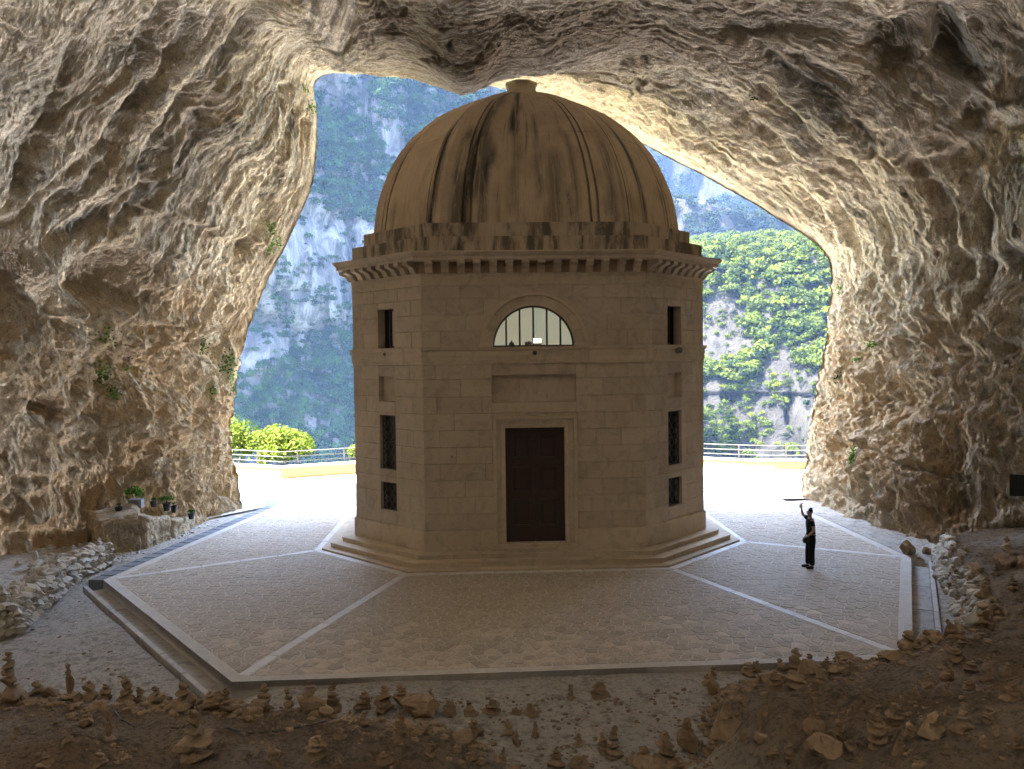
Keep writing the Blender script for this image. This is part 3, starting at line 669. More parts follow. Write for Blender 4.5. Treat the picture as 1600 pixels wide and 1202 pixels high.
# openings per face: (u0, u1, z0, z1); lunette handled apart
OP = {'front': [(2.34, 4.06, .5, 3.92), (1.97, 4.40, 4.62, 5.40)],
      'right_front': [(1.24, 2.0, 6.24, 7.40), (1.24, 2.0, 4.63, 5.39), (1.24, 2.0, 2.58, 4.22), (1.24, 2.0, 1.33, 2.19)],
      'left_front': [(1.27, 2.03, 6.24, 7.40), (1.27, 2.03, 4.63, 5.39), (1.27, 2.03, 2.58, 4.22), (1.27, 2.03, 1.33, 2.19)]}
ARC = (3.2, 6.215, 1.56)   # centre u, z, outer radius of the archivolt (front)
courses = [.948, 1.42, 1.90, 2.38, 2.86, 3.34, 3.83, 4.31, 4.79, 5.30, 5.72, 'S', 6.215, 6.68, 7.14, 7.60, 7.98]
frz = (7.98, 8.30)
def strips(poly_u0, poly_u1, z0, z1, ops):
    """subtract openings from a block; returns rectangles"""
    rects = [(poly_u0, poly_u1, z0, z1)]
    for (a, b, c, d) in ops:
        out = []
        for (u0, u1, v0, v1) in rects:
            if b <= u0 or a >= u1 or d <= v0 or c >= v1: out.append((u0, u1, v0, v1)); continue
            if u0 < a: out.append((u0, a, v0, v1))
            if u1 > b: out.append((b, u1, v0, v1))
            m0, m1 = max(u0, a), min(u1, b)
            if v0 < c: out.append((m0, m1, v0, c))
            if v1 > d: out.append((m0, m1, d, v1))
        rects = out
    return rects
g = .0036
zs = [z for z in courses if z != 'S']
nb = 0
for nm in FACES:
    a, d, n, L = face_tf(nm); ops = OP.get(nm, [])
    if nm in ('back', 'left_back', 'right_back', 'left', 'right'):
        link('rear_wall', prism(nm, [(0, .948), (L, .948), (L, 8.48), (0, 8.48)], 0, -.36, 0, True, True), M['ashlar'], ch_); continue
    if nm == 'front': vset = [2.34, 4.06]
    for ci in range(len(zs)-1):
        z0, z1 = zs[ci], zs[ci+1]
        if z0 == 5.72: continue
        nblk = (6 if L > 5 else 3); w_ = L/nblk; off = (ci % 2)*w_*.5
        us = [0]+sorted(min(L-.25, max(.25, off+w_*k+rng.uniform(-.18, .18))) for k in range(0 if ci % 2 else 1, nblk))+[L]
        us2 = [us[0]]
        for u in us[1:]:
            if u-us2[-1] > .28: us2.append(u)
        us2[-1] = L
        # joints snap to opening sides
        for (x0, x1, y0, y1) in ops:
            if y0 < z1-.05 and y1 > z0+.05: us2 = [u for u in us2 if not (x0-.25 < u < x1+.25)]+[]
        us2 = sorted(set(us2))
        for u0, u1 in zip(us2[:-1], us2[1:]):
            for (p0, p1, q0, q1) in strips(u0, u1, z0, z1, ops):
                if p1-p0 < .02 or q1-q0 < .02: continue
                A0, A1, B0, B1 = p0+(g if p0 > 0 else 0), p1-(g if p1 < L else 0), q0+g, q1-g
                mL, mR = p0 <= 1e-6, p1 >= L-1e-6; proud = rng.uniform(-.0015, .0015)
                if nm == 'front' and z0 >= 6.2 and q0 < ARC[1]+ARC[2] and not (A1 < ARC[0]-ARC[2] or A0 > ARC[0]+ARC[2]):
                    for half in (-1, 1):
                        h0, h1_ = (A0, min(A1, ARC[0]-g)) if half < 0 else (max(A0, ARC[0]+g), A1)
                        if h1_-h0 < .02: continue
                        az = lambda u: ARC[1]+math.sqrt(max(0, ARC[2]**2-(u-ARC[0])**2)) if abs(u-ARC[0]) < ARC[2] else 0
                        # valid range where arc < B1
                        N = 24; U = [h0+(h1_-h0)*i/N for i in range(N+1)]; U = [u for u in U if az(u) < B1-.01]
                        if B1 < ARC[1]+ARC[2]:
                            ul = math.sqrt(ARC[2]**2-(B1-.008-ARC[1])**2); e = ARC[0]+half*ul
                            if h0 < e < h1_: U.append(e)
                        U = sorted(U)
                        if len(U) < 2 or U[-1]-U[0] < .03: continue
                        poly = [(u, max(B0, az(u)+.002)) for u in U]+[(U[-1], B1), (U[0], B1)]
                        poly = [p for i, p in enumerate(poly) if math.dist(p, poly[i-1]) > 1e-4]
                        link('ashlar_block', prism(nm, poly, proud, -.35, 0, mL and half < 0, mR and half > 0), M['ashlar'], ch_)
                    continue
                link('ashlar_block', prism(nm, [(A0, B0), (A1, B0), (A1, B1), (A0, B1)], proud, -.35, .006, mL, mR), M['ashlar'], ch_); nb += 1
def ring(name, prof, mat, piece=1.5, faces=None, front_gap=None, closed=True):
    """stones of a moulding that runs round the building: prof = [(offset, z)] outer outline, bottom to top"""
    for nm in FACES:
        a, d, n, L = face_tf(nm); k = max(1, round(L/piece)) if nm in ('front', 'left_front', 'right_front', 'left', 'right') else 1
        e = [L*i/k for i in range(k+1)]
        for i in range(k):
            u0, u1 = e[i]+(.003 if i else 0), e[i+1]-(.003 if i < k-1 else 0)
            if front_gap and nm == 'front':
                if u0 >= front_gap[0] and u1 <= front_gap[1]: continue
                if u0 < front_gap[0] < u1: u1 = front_gap[0]
                elif u0 < front_gap[1] < u1: u0 = front_gap[1]
            V = []; m = len(prof)
            for uu, end in ((u0, 'L' if i == 0 else ''), (u1, 'R' if i == k-1 else '')):
                for (dd, z) in prof:
                    u = uu-(.4142*dd if end == 'L' else 0)+(.4142*dd if end == 'R' else 0); p = a+d*u+n*dd; V.append((p[0], p[1], z))
            F = [(j, m+j, m+(j+1) % m, (j+1) % m) for j in range(m)]+[tuple(range(m)), tuple(range(m, 2*m))[::-1]]
            link(name, mesh(V, F), mat, ch_)
I = -.36
ring('step_stone', [(I, .0), (1.02, 0), (1.03, .03), (1.02, .062), (I, .062)], M['trim'], 1.6)
ring('step_stone', [(I, .064), (.757, .064), (.757, .17), (.775, .176), (.775, .206), (I, .206)], M['trim'], 1.5)
ring('step_stone', [(I, .208), (.419, .208), (.419, .31), (.437, .316), (.437, .346), (I, .346)], M['trim'], 1.5)
ring('plinth_stone', [(I, .348), (.06, .348), (.06, .915), (.03, .946), (I, .946)], M['trim'], 1.7, front_gap=(1.99, 4.41))
ring('string_stone', [(I, 5.722), (.03, 5.722), (.03, 5.80), (.045, 5.81), (.045, 5.95), (.055, 5.96), (.055, 6.10), (.10, 6.14), (.115, 6.213), (I, 6.213)], M['trim'], 1.7)
ring('frieze_stone', [(I, 7.982), (.012, 7.982), (.012, 8.23), (.03, 8.24), (.03, 8.30), (.05, 8.33), (I, 8.33)], M['trim'], 1.7)
ring('corbel_band', [(I, 8.332), (.04, 8.332), (.04, 8.66), (I, 8.66)], M['corbel'], 1.9)
ring('cornice_stone', [(I, 8.662), (.44, 8.662), (.46, 8.70), (.46, 8.76), (.50, 8.79), (.56, 8.87), (.56, 8.905), (I, 8.97)], M['trim'], 1.25)
ring('attic_stone', [(I-1.2, 8.93), (-.02, 8.93), (-.02, 9.385), (I-1.2, 9.385)], M['attic'], 1.1)
ring('attic_stone', [(I-1.6, 9.387), (-.37, 9.387), (-.37, 9.83), (I-1.6, 9.83)], M['attic'], 1.1)
# modillions under the cornice
def modillion():
    pr = [(0, 0), (.06, 0), (.10, .03), (.14, .10), (.20, .17), (.33, .21), (.385, .25), (.385, .33), (0, .33)]
    w2 = .105; V = [(s*w2, -d_, z) for s in (-1, 1) for d_, z in pr]; m = len(pr)
    return mesh(V, [tuple(range(m)), tuple(range(m, 2*m))[::-1]]+[(i, m+i, m+(i+1) % m, (i+1) % m) for i in range(m)])
mm = modillion(); mm.materials.append(M['trim'])
for nm in FACES:
    a, d, n, L = face_tf(nm); k = round((L+.1)/.457) if L > 5 else 8; 
    for i in range(k):
        u = (i+.5)*L/k; p = a+d*u+n*.041; o = link('modillion', mm, None, ch_); o.location = (p[0], p[1], 8.331)
        o.rotation_euler = (0, 0, math.atan2(d[1], d[0]))
# ------- archivolt, lunette
def arc_part(r0, r1, d0, d1, name, mat, parent, a0=0, a1=180, N=40, uc=ARC[0], zc=ARC[1], face='front'):
    V = []; a, d, n, L = face_tf(face)
    for i in range(N+1):
        an = R_(a0+(a1-a0)*i/N)
        for r, dd in ((r0, d0), (r0, d1), (r1, d1), (r1, d0)):
            p = a+d*(uc+r*math.cos(an))+n*dd; V.append((p[0], p[1], zc+r*math.sin(an)))
    F = []
    for i in range(N):
        for j in range(4): F.append((i*4+j, i*4+(j+1) % 4, (i+1)*4+(j+1) % 4, (i+1)*4+j))
    F += [(0, 3, 2, 1), (N*4, N*4+1, N*4+2, N*4+3)]; return link(name, mesh(V, F), mat, parent)
nv_ = 9
for i in range(nv_): arc_part(1.18, 1.47, -.30, .055, 'voussoir', M['trim'], ch_, 180*i/nv_+.12, 180*(i+1)/nv_-.12, 8)
arc_part(1.472, 1.555, -.30, .125, 'archivolt_moulding', M['trim'], ch_)
for s in (-1, 1):
    link('impost_block', prism('front', [(3.2+s*1.38-.21, 6.216), (3.2+s*1.38+.21, 6.216), (3.2+s*1.38+.21, 6.30), (3.2+s*1.38-.21, 6.30)], .11, -.2, .004), M['trim'], ch_)
def mat_glowglass():
    k = NT('frosted_pane_added_glow', .35, .4); P = k.pos(); n = k.noise(P, 1.1, 4, .5); n2 = k.noise(P, .9, 3, .5, 1.0)
    c = k.ramp(n, [(.32, (.30, .42, .31)), (.5, (.45, .44, .32)), (.62, (.34, .33, .28))]); k.b.inputs['Emission Strength'].default_value = .017  # glow added to the panes, standing in for daylight in the glass
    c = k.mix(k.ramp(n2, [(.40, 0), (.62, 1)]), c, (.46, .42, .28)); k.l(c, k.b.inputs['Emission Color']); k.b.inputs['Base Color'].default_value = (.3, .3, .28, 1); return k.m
M['glowglass'] = mat_glowglass()
lun = bpy.data.objects.new('lunette_window', None)
def fan_mesh(r, dd, u0, u1, z0):
    N = 14; U = [u0+(u1-u0)*i/N for i in range(N+1)]; top = [(u, ARC[1]+math.sqrt(max(.0001, r*r-(u-ARC[0])**2))) for u in U]
    poly = [(u0, z0), (u1, z0)]+top[::-1]; return prism('front', poly, dd, dd-.01, 0)
bars = [3.2-1.18+2.36*k/6 for k in range(1, 6)]
edges = [3.2-1.175]+bars+[3.2+1.175]
lw = arc_part(1.13, 1.179, -.25, -.20, 'lunette_window', M['iron'], ch_)
for u0, u1 in zip(edges[:-1], edges[1:]): link('pane', fan_mesh(1.165, -.235, u0+.005, u1-.005, 6.235), M['glowglass'], lw)
for u in bars:
    h = math.sqrt(1.15**2-(u-3.2)**2); link('bar', prism('front', [(u-.026, 6.22), (u+.026, 6.22), (u+.026, 6.215+h), (u-.026, 6.215+h)], -.18, -.25, 0), M['iron'], lw)
link('bar', prism('front', [(3.2-1.15, 6.216), (3.2+1.15, 6.216), (3.2+1.15, 6.26), (3.2-1.15, 6.26)], -.17, -.25, 0), M['iron'], lw)
# ------- blind panel and chamfer openings: backing, frames
def backing(nm, op, dd, mat, name, parent=None): return link(name, prism(nm, [(op[0], op[2]), (op[1], op[2]), (op[1], op[3]), (op[0], op[3])], dd, dd-.05, 0), mat, parent or ch_)
for k2, (u0, u1) in enumerate([(1.97, 2.78), (2.784, 3.585), (3.589, 4.40)]): link('panel_slab', prism('front', [(u0, 4.62), (u1, 4.62), (u1, 5.40), (u0, 5.40)], -.17, -.3, .003), M['ashlar'], ch_)
def lattice_window(nm, op, name='grille_window'):
    u0, u1, z0, z1 = op; gl = link(name, prism(nm, [(u0, z0), (u1, z0), (u1, z1), (u0, z1)], -.24, -.30, 0), M['glass_dark'], ch_)
    a, d, n, L = face_tf(nm); V = []; F = []
    def barq(p, q, r=.015, dd=-.12):
        p = np.array(p); q = np.array(q); v = q-p; v = v/np.linalg.norm(v); m = np.array([-v[1], v[0]])*r
        o = len(V)
        for (pt, e) in ((p, -1), (p, 1), (q, 1), (q, -1)):
            uu, zz = pt+m*e
            for k in (dd, dd-.014):
                w3 = a+d*uu+n*k; V.append((w3[0], w3[1], zz))
        F.extend([tuple(o+i for i in f) for f in ((0, 2, 4, 6), (1, 7, 5, 3), (0, 1, 3, 2), (2, 3, 5, 4), (4, 5, 7, 6), (6, 7, 1, 0))])
    W, H = u1-u0, z1-z0; nx = 3; sx = W/nx; sz = sx*1.35; nz = math.ceil(H/sz)
    for s in (1, -1):
        for k in range(-nz-nx, nz+nx+1):
            # line: z = z0 + sz/sx*(s*(u-uref)) ; clip to window
            pts = []
            uref = u0+k*sx
            for i in range(0, 61):
                u = u0+W*i/60; z = z0+(sz/sx)*s*(u-uref)
                if z0 <= z <= z1: pts.append((u, z))
            if len(pts) > 2: barq(pts[0], pts[-1])
    gr_ = link('lattice', mesh(V, F), M['iron'], gl)
    for (p, q) in (((u0+.02, z0), (u0+.02, z1)), ((u1-.02, z0), (u1-.02, z1)), ((u0, z0+.02), (u1, z0+.02)), ((u0, z1-.02), (u1, z1-.02))):
        V.clear(); F.clear(); barq(p, q, .02, -.11); link('frame_bar', mesh(V, F), M['iron'], gl)
    for fz in ((.5,) if H > 1 else ()):
        V.clear(); F.clear(); barq((u0, z0+H*fz), (u1, z0+H*fz), .014, -.20); link('frame_bar', mesh(V, F), M['iron'], gl)
for nm in ('left_front', 'right_front'):
    O = OP[nm]
    lattice_window(nm, O[2]); lattice_window(nm, O[3])
    backing(nm, O[1], -.18, M['ashlar'], 'niche_panel')
    u0, u1, z0, z1 = O[0]; W = u1-u0; cas = link('casement_window', prism(nm, [(u0, z0), (u1, z0), (u1, z1), (u0, z1)], -.27, -.32, 0), M['dark'], ch_)
    if nm == 'left_front': fr_ = (u0+.27, u1-.02, u0+.40, u1-.20)
    else: fr_ = (u0+.02, u1-.27, u0+.10, u1-.44)
    M.setdefault('pane_grey', mat_plain('dusty_glass', (.40, .36, .30), .3, .5))
    link('pane', prism(nm, [(fr_[2], z0+.06), (fr_[3], z0+.06), (fr_[3], z1-.06), (fr_[2], z1-.06)], -.235, -.25, 0), M['pane_grey'], cas)
    for (p, q, r, s) in ((fr_[0], fr_[0]+.05, z0, z1), (fr_[1]-.05, fr_[1], z0, z1), (fr_[0], fr_[1], z0, z0+.05), (fr_[0], fr_[1], z1-.05, z1)):
        link('sash_bar', prism(nm, [(p, r), (q, r), (q, s), (p, s)], -.215, -.26, 0), M['iron'], cas)
# ------- door with its surround
def rect_frame(nm, u0, u1, z0, z1, wd, dd, di, name, mat, parent, bottom=False):
    for (p, q, r, s) in ((u0, u0+wd, z0, z1-wd), (u1-wd, u1, z0, z1-wd), (u0, u1, z1-wd, z1))+(((u0+wd, u1-wd, z0, z0+wd),) if bottom else ()):
        link(name, prism(nm, [(p+.001, r), (q-.001, r), (q-.001, s), (p+.001, s)], dd, di, .004), mat, parent)
rect_frame('front', 1.99, 4.41, .52, 4.23, .10, .135, -.3, 'door_moulding', M['trim'], ch_)
rect_frame('front', 2.091, 4.309, .52, 4.129, .13, .085, -.3, 'door_moulding', M['trim'], ch_)
rect_frame('front', 2.222, 4.178, .52, 3.998, .118, .05, -.34, 'door_moulding', M['trim'], ch_)
link('door_sill', prism('front', [(1.93, .348), (4.47, .348), (4.47, .44), (1.93, .44)], .20, -.36, .008), M['trim'], ch_)
link('door_sill', prism('front', [(1.97, .442), (4.43, .442), (4.43, .52), (1.97, .52)], .13, -.36, .008), M['trim'], ch_)
for s in (-1, 1):
    c = 3.2; u0, u1 = (2.34, c-.006) if s < 0 else (c+.006, 4.06)
    df = link('door', prism('front', [(u0, .52), (u1, .52), (u1, 3.92), (u0, 3.92)], -.25, -.31, .004), M['door'], ch_)
    p0, p1 = u0+(.20 if s < 0 else .12), u1-(.12 if s < 0 else .20)
    for (r0, r1) in ((2.96, 3.66), (1.98, 2.72), (.98, 1.76)):
        for (p, q, r, t_) in ((p0, p0+.04, r0, r1), (p1-.04, p1, r0, r1), (p0+.04, p1-.04, r0, r0+.04), (p0+.04, p1-.04, r1-.04, r1)):
            link('door_beading', prism('front', [(p, r), (q, r), (q, t_), (p, t_)], -.205, -.252, .010), M['door'], df)
        link('door_panel', prism('front', [(p0+.09, r0+.09), (p1-.09, r0+.09), (p1-.09, r1-.09), (p0+.09, r1-.09)], -.222, -.252, .02), M['door'], df)
link('door_moulding', prism('front', [(3.165, .6), (3.235, .6), (3.235, 3.9), (3.165, 3.9)], -.22, -.255, .008), M['door'], ch_)
# ------- dome: eight curved faces with paired ribs near the edges
ZB, RB, HB = 9.83, 4.93, 5.36; WB = 2.68
for nm_i, nm in enumerate(FACES):
    Lw = None
    if nm in ('front', 'right', 'back', 'left'): half, dist0 = WB, RB
    else: half, dist0 = None, None
    # corners of the springing octagon
    oc = [(WB, 5.54-RB), (RB, 5.54-WB), (RB, 5.54+WB), (WB, 5.54+RB), (-WB, 5.54+RB), (-RB, 5.54+WB), (-RB, 5.54-WB), (-WB, 5.54-RB)]
    idx = {'front': (7, 0), 'right_front': (0, 1), 'right': (1, 2), 'right_back': (2, 3), 'back': (3, 4), 'left_back': (4, 5), 'left': (5, 6), 'left_front': (6, 7)}[nm]
    A = np.array(oc[idx[0]])-TC; B = np.array(oc[idx[1]])-TC; wid = np.linalg.norm(B-A); nrm = np.array([(B-A)[1], -(B-A)[0]])/wid
    gu = (.125, .168) if nm in ('front', 'right', 'back', 'left') else (.13, .19)
    us = sorted(set([0, 1]+[x for k in gu for x in (k-.0075, k-.0055, k+.0055, k+.0075)]+[1-x for k in gu for x in (k-.0075, k-.0055, k+.0055, k+.0075)]+list(np.linspace(0, 1, 30))))
    hz = [.52, .66] ; NTt = 56; ts = list(np.linspace(0, 1, NTt))
    ts = sorted(set(ts+[.395, .398, .402, .405, .565, .568, .572, .575])); US = np.array(us); TS = np.array(ts)
    an = TS*np.pi/2*.965; DP = catmull(np.array([(1, 0, 0), (.972, .95, 0), (.93, 1.67, 0), (.863, 2.45, 0), (.775, 3.13, 0), (.68, 3.65, 0), (.573, 4.13, 0), (.46, 4.50, 0), (.34, 4.82, 0), (.235, 5.05, 0), (.12, 5.24, 0), (.03, 5.33, 0)]), 400); da = np.concatenate([[0], np.cumsum(np.linalg.norm(np.diff(DP, axis=0)*np.array([4.93, 1, 1]), axis=1))]); da /= da[-1]; rad = np.interp(TS, da, DP[:, 0]); zz = ZB+np.interp(TS, da, DP[:, 1])
    P = np.zeros((len(US), len(TS), 3)); ST = np.zeros_like(P); RUN = np.zeros_like(P)
    for i, u in enumerate(US):
        dep_ = 0.0
        for k in gu:
            if abs(u-k) < .0062 or abs(1-u-k) < .0062: dep_ = .06
        inband = (gu[0] < min(u, 1-u) < gu[1])
        base = A+(B-A)*u
        for j in range(len(TS)):
            dd = dep_+(-.012 if inband else 0)
            if (.3965 < TS[j] < .4035 or .5665 < TS[j] < .5735): dd += .012
            if rad[j] < .25: dd *= rad[j]/.25
            q = base*rad[j]-nrm*dd; P[i, j] = (q[0]+TC[0], q[1]+TC[1], zz[j]+(0 if rad[j] > .4 else -dd*.5))
            RUN[i, j] = (u*wid, an[j]*5, nm_i*7.3)
    U2, T2 = np.meshgrid(US, TS, indexing='ij')
    if nm == 'front':
        wob = .010*np.sin(T2*17)+.02*fbm(np.stack([U2*4, T2*9, 0*U2], -1), 4, 881)
        def strip(u, hw, t0, t1, am): return am*np.exp(-((U2-u+wob)/hw)**4)*sstep(t0-.04, t0+.04, T2)*sstep(t1+.06, t1-.04, T2)
        ST[..., 0] = np.clip(strip(.135, .035, -.2, .42, .9)+strip(.20, .045, .1, .80, .7)+strip(.55, .02, .1, .5, .6)+strip(.75, .02, .0, .45, .6)+strip(.07, .02, -.2, .4, .8)+strip(.40, .035, .42, .80, .95)+strip(.41, .03, .05, .45, .5)+strip(.25, .02, -.2, .33, .8)+strip(.64, .05, -.2, .30, .55)+strip(.97, .025, -.2, .34, .7)+strip(.3, .15, .78, 1.1, .4), 0, 1)
        ST[..., 2] = np.clip(strip(.285, .015, -.1, .36, .5)+strip(.23, .010, .5, .8, .4)+strip(.05, .012, -.2, .3, .3)+strip(.47, .03, -.2, .15, .25), 0, 1)
    elif nm == 'left_front':
        ST[..., 0] = np.clip(np.exp(-((U2-.86-.03*np.sin(T2*9))/.05)**4)*sstep(.55, .35, T2)*.95, 0, 1)
    elif nm == 'right_front':
        ST[..., 0] = np.clip(np.exp(-((U2-.40)/.045)**4)*sstep(.62, .45, T2)*.95+np.exp(-((U2-.06)/.03)**4)*sstep(.5, .3, T2)*.5, 0, 1)
    gro = np.zeros_like(U2)
    for k in gu: gro = np.maximum(gro, ((np.abs(U2-k) < .0062) | (np.abs(1-U2-k) < .0062))*1.0)
    ST[..., 1] = gro*.6
    me = gridmesh(P, 'dome_face'); vattr(me, 'st', ST); vattr(me, 'run', RUN); me.polygons.foreach_set('use_smooth', np.zeros(len(me.polygons), bool))
    me.set_sharp_from_angle(angle=R_(14)) if hasattr(me, 'set_sharp_from_angle') else None
    me.polygons.foreach_set('use_smooth', np.ones(len(me.polygons), bool))
    link('dome_panel', me, M['dome'], ch_)
# stub at the crown of the dome
V = []; 
def octv(r, z): return [(r*math.cos(R_(22.5+45*k)), 5.54+r*math.sin(R_(22.5+45*k)), z) for k in range(8)]
prof = [(.62, 15.0), (.62, 15.20), (.56, 15.22), (.53, 15.28), (.53, 15.42), (.60, 15.46), (.60, 15.52), (.30, 15.62)]
for r, z in prof: V += octv(r, z)
F = [(i*8+k, i*8+(k+1) % 8, (i+1)*8+(k+1) % 8, (i+1)*8+k) for i in range(len(prof)-1) for k in range(8)]+[tuple(range(8*len(prof)-8, 8*len(prof)))]
M['crown'] = mat_plain('pale_crown_stone', (.52, .43, .30), .8, .3)
link('dome_crown', mesh(V, F), M['crown'], ch_)
# ------------------------------------------------------------------ beyond the cave: gorge and mountains
def mat_cliff(f=1.0):
    k = NT('grey_white_limestone_cliff', .9, .2); k.f = f; P = k.pos((1, 1, .35)); P1 = k.pos(); n = k.noise(P, .045, 8, .65, .6); n2 = k.noise(P, .22, 8, .7, .5); n3 = k.noise(P1, 1.2, 6, .7)
    c = k.ramp(n2, [(.37, (.010, .011, .011)), (.47, (.048, .047, .045)), (.60, (.14, .137, .132))])
    c = k.mix(k.ramp(n, [(.40, .6), (.58, 0)]), c, (.06, .058, .055)); c = k.mix(k.ramp(n3, [(.55, 0), (.72, .7)]), c, (.05, .065, .025))
    c = k.mix(1.0, c, (f, f*.95, f*(.84 if f < .5 else 1)), 'MULTIPLY'); b = k.bump(n2, 4.0, .9); return k.fin(c, k.bump(n3, .6, .8, b))
M['cliff'] = mat_cliff()
M['cliff_sun_dimmed'] = mat_cliff(.085); M['cliff_far_dimmed'] = mat_cliff(.08)  # cliff copies darkened in colour to offset the sun on these slopes
def mat_leaf(name, c1, c2, tr=.25, sp=.05):
    k = NT(name, .9, sp); a = k.n('Attribute', attribute_name='tone'); n = a.outputs['Fac']; c = k.mix(n, c1, c2); k.l(c, k.b.inputs['Base Color'])
    t = k.n('BsdfTranslucent'); k.l(k.mix(1.0, c, (1.0, 1.25, .5), 'MULTIPLY'), t.inputs[0]); m = k.n('MixShader'); m.inputs[0].default_value = tr
    k.l(k.b.outputs[0], m.inputs[1]); k.l(t.outputs[0], m.inputs[2]); k.l(m.outputs[0], k.out.inputs[0]); return k.m
M['forest'] = mat_leaf('forest_leaves', (.002, .006, .0015), (.034, .045, .005), .12)
M['forest_right'] = mat_leaf('blue_ridge_leaves', (.002, .005, .003), (.008, .014, .006), .1)
M['forest_far'] = mat_leaf('far_forest_leaves', (.003, .009, .004), (.020, .040, .012), .1)
def sheet(name, X, Z, Yf, mat):
    XX, ZZ = np.meshgrid(X, Z, indexing='ij'); YY = Yf(XX, ZZ); P = np.stack([XX, YY, ZZ], -1)
    o = struct(link(name, gridmesh(P, name, flip=False), mat)); return P
def crown_proto(nleaf, seed, leaf=.5, flat=.8):
    """leaf sprays over a lumpy crown of radius 1: (nleaf, 4, 3) quads and a tone per quad"""
    r = np.random.RandomState(seed); lob = r.normal(size=(9, 3)); lob /= np.linalg.norm(lob, axis=1)[:, None]; lob[:, 2] = np.abs(lob[:, 2])*.8; lob *= r.uniform(.35, .62, (9, 1))
    lr = r.uniform(.34, .55, 9); k = r.randint(0, 9, nleaf); v = r.normal(size=(nleaf, 3)); v /= np.linalg.norm(v, axis=1)[:, None]; v[:, 2] = np.where(v[:, 2] < -.3, -v[:, 2], v[:, 2])
    c = lob[k]+v*lr[k][:, None]*r.uniform(.75, 1.08, (nleaf, 1)); c[:, 2] *= flat
    nrm = v*.9+r.normal(size=(nleaf, 3))*.45; nrm /= np.linalg.norm(nrm, axis=1)[:, None]
    t = np.cross(nrm, r.normal(size=(nleaf, 3))); t /= np.linalg.norm(t, axis=1)[:, None]; b = np.cross(nrm, t); s = leaf*r.uniform(.5, 1.0, (nleaf, 1))*.5
    q = np.stack([c-t*s, c-b*s*.75+nrm*s*.1, c+t*s, c+b*s*.75-nrm*s*.1], 1); return q, np.clip(r.normal(.5, .28, nleaf), 0, 1)
PROT = [crown_proto(120, 300+i, .34) for i in range(6)]
def forest(name, label, pts, sizes, mat, seed=1, prots=PROT):
    r = np.random.RandomState(seed); V = []; T = []
    for p, s in zip(pts, sizes):
        q, tn = prots[r.randint(len(prots))]; a = r.uniform(0, 6.28); c, s_ = math.cos(a), math.sin(a); Rm = np.array([[c, s_, 0], [-s_, c, 0], [0, 0, 1]])
        V.append((q@Rm)*s*np.array([1, 1, r.uniform(.85, 1.25)])+p); T.append(np.clip(tn*.6+.2+r.normal(0, .33), 0, 1))
    V = np.concatenate(V).reshape(-1, 3); T = np.repeat(np.concatenate(T), 4)
    me = trimesh(V, np.arange(len(V)).reshape(-1, 4), name, 4); vattr(me, 'tone', T, 'FLOAT')
    o = link(name, me, mat); tag(o, label, 'forest', None, 'stuff'); return o
def scatter(P, mask, n, smin, smax, seed, zoff=.25):
    r = np.random.RandomState(seed); F = mask.astype(float); F = F/F.sum(); ii = r.choice(F.size, n, p=F.reshape(-1)); i, j = np.unravel_index(ii, F.shape)
    i2 = np.clip(i+1, 0, F.shape[0]-1); j2 = np.clip(j+1, 0, F.shape[1]-1); a = r.rand(n, 1); b = r.rand(n, 1)
    p = P[i, j]*(1-a)*(1-b)+P[i2, j]*a*(1-b)+P[i, j2]*(1-a)*b+P[i2, j2]*a*b; s = r.uniform(smin, smax, n)**1.0; p[:, 2] += s*zoff; p[:, 1] -= s*.2; return p, s
# --- mountain seen through the left of the opening
X = np.arange(-230, 40, 1.5); Z = np.arange(-70, 230, 1.5)
def YL(x, z):
    P = np.stack([x, z*.8, 0*x], -1); base = 270+.22*(z+40)+.55*(x+80)*(x > -400)
    rid = 26*fbm(np.stack([x, z*.45, 0*x+3], -1)*.014, 4, 401)+15*ridged(np.stack([x, z*.5, 0*x], -1)*.045, 4, 402)+6*ridged(np.stack([x, z*.35, 0*x], -1)*.13, 3, 403)
    return base+rid
PL = sheet('left_mountain', X, Z, YL, M['cliff'])
px_, py_ = proj(PL); nz = fbm(PL*.02, 4, 411); nz2 = fbm(PL*.06, 3, 412)
# forest mask: rock at the top left, a wooded belt under it, cliffs, then woods at the foot
def gz(x, y, rx, ry, rot=0):
    c, s = math.cos(R_(rot)), math.sin(R_(rot)); a = ((px_-x)*c+(py_-y)*s)/rx; b = (-(px_-x)*s+(py_-y)*c)/ry; return np.exp(-(a*a+b*b))
fm = .15+1.1*gz(530, 285, 75, 95)+1.0*gz(610, 170, 60, 70)+.9*gz(700, 130, 80, 90)+1.2*gz(450, 680, 190, 90)-1.4*gz(560, 160, 30, 90, -38)-1.6*gz(455, 440, 70, 100)-.9*gz(400, 520, 40, 60)+.5*gz(475, 500, 30, 40)+.8*gz(530, 560, 40, 60)-.6*gz(520, 440, 25, 50)+1.0*gz(420, 600, 50, 40)-.3*gz(520, 130, 30, 30)
fmask = sstep(.35, .62, fm+nz*.9+nz2*.9+.08)
inview = (px_ > 330) & (px_ < 800) & (py_ > 60) & (py_ < 760)
p, s = scatter(PL, fmask*(inview+.12), 3300, 2.2, 4.8, 5)
forest('left_forest', 'dense woods covering the hazy mountainside left of the chapel', p, s, M['forest_far'], 6)
p, s = scatter(PL, (.25+sstep(.0, .5, nz2+nz))*(1-fmask)*(inview+.05), 800, 1.0, 3.0, 8)
forest('cliff_shrubs', 'scattered dark shrubs clinging to the pale cliff left of the chapel', p, s, M['forest_far'], 9)
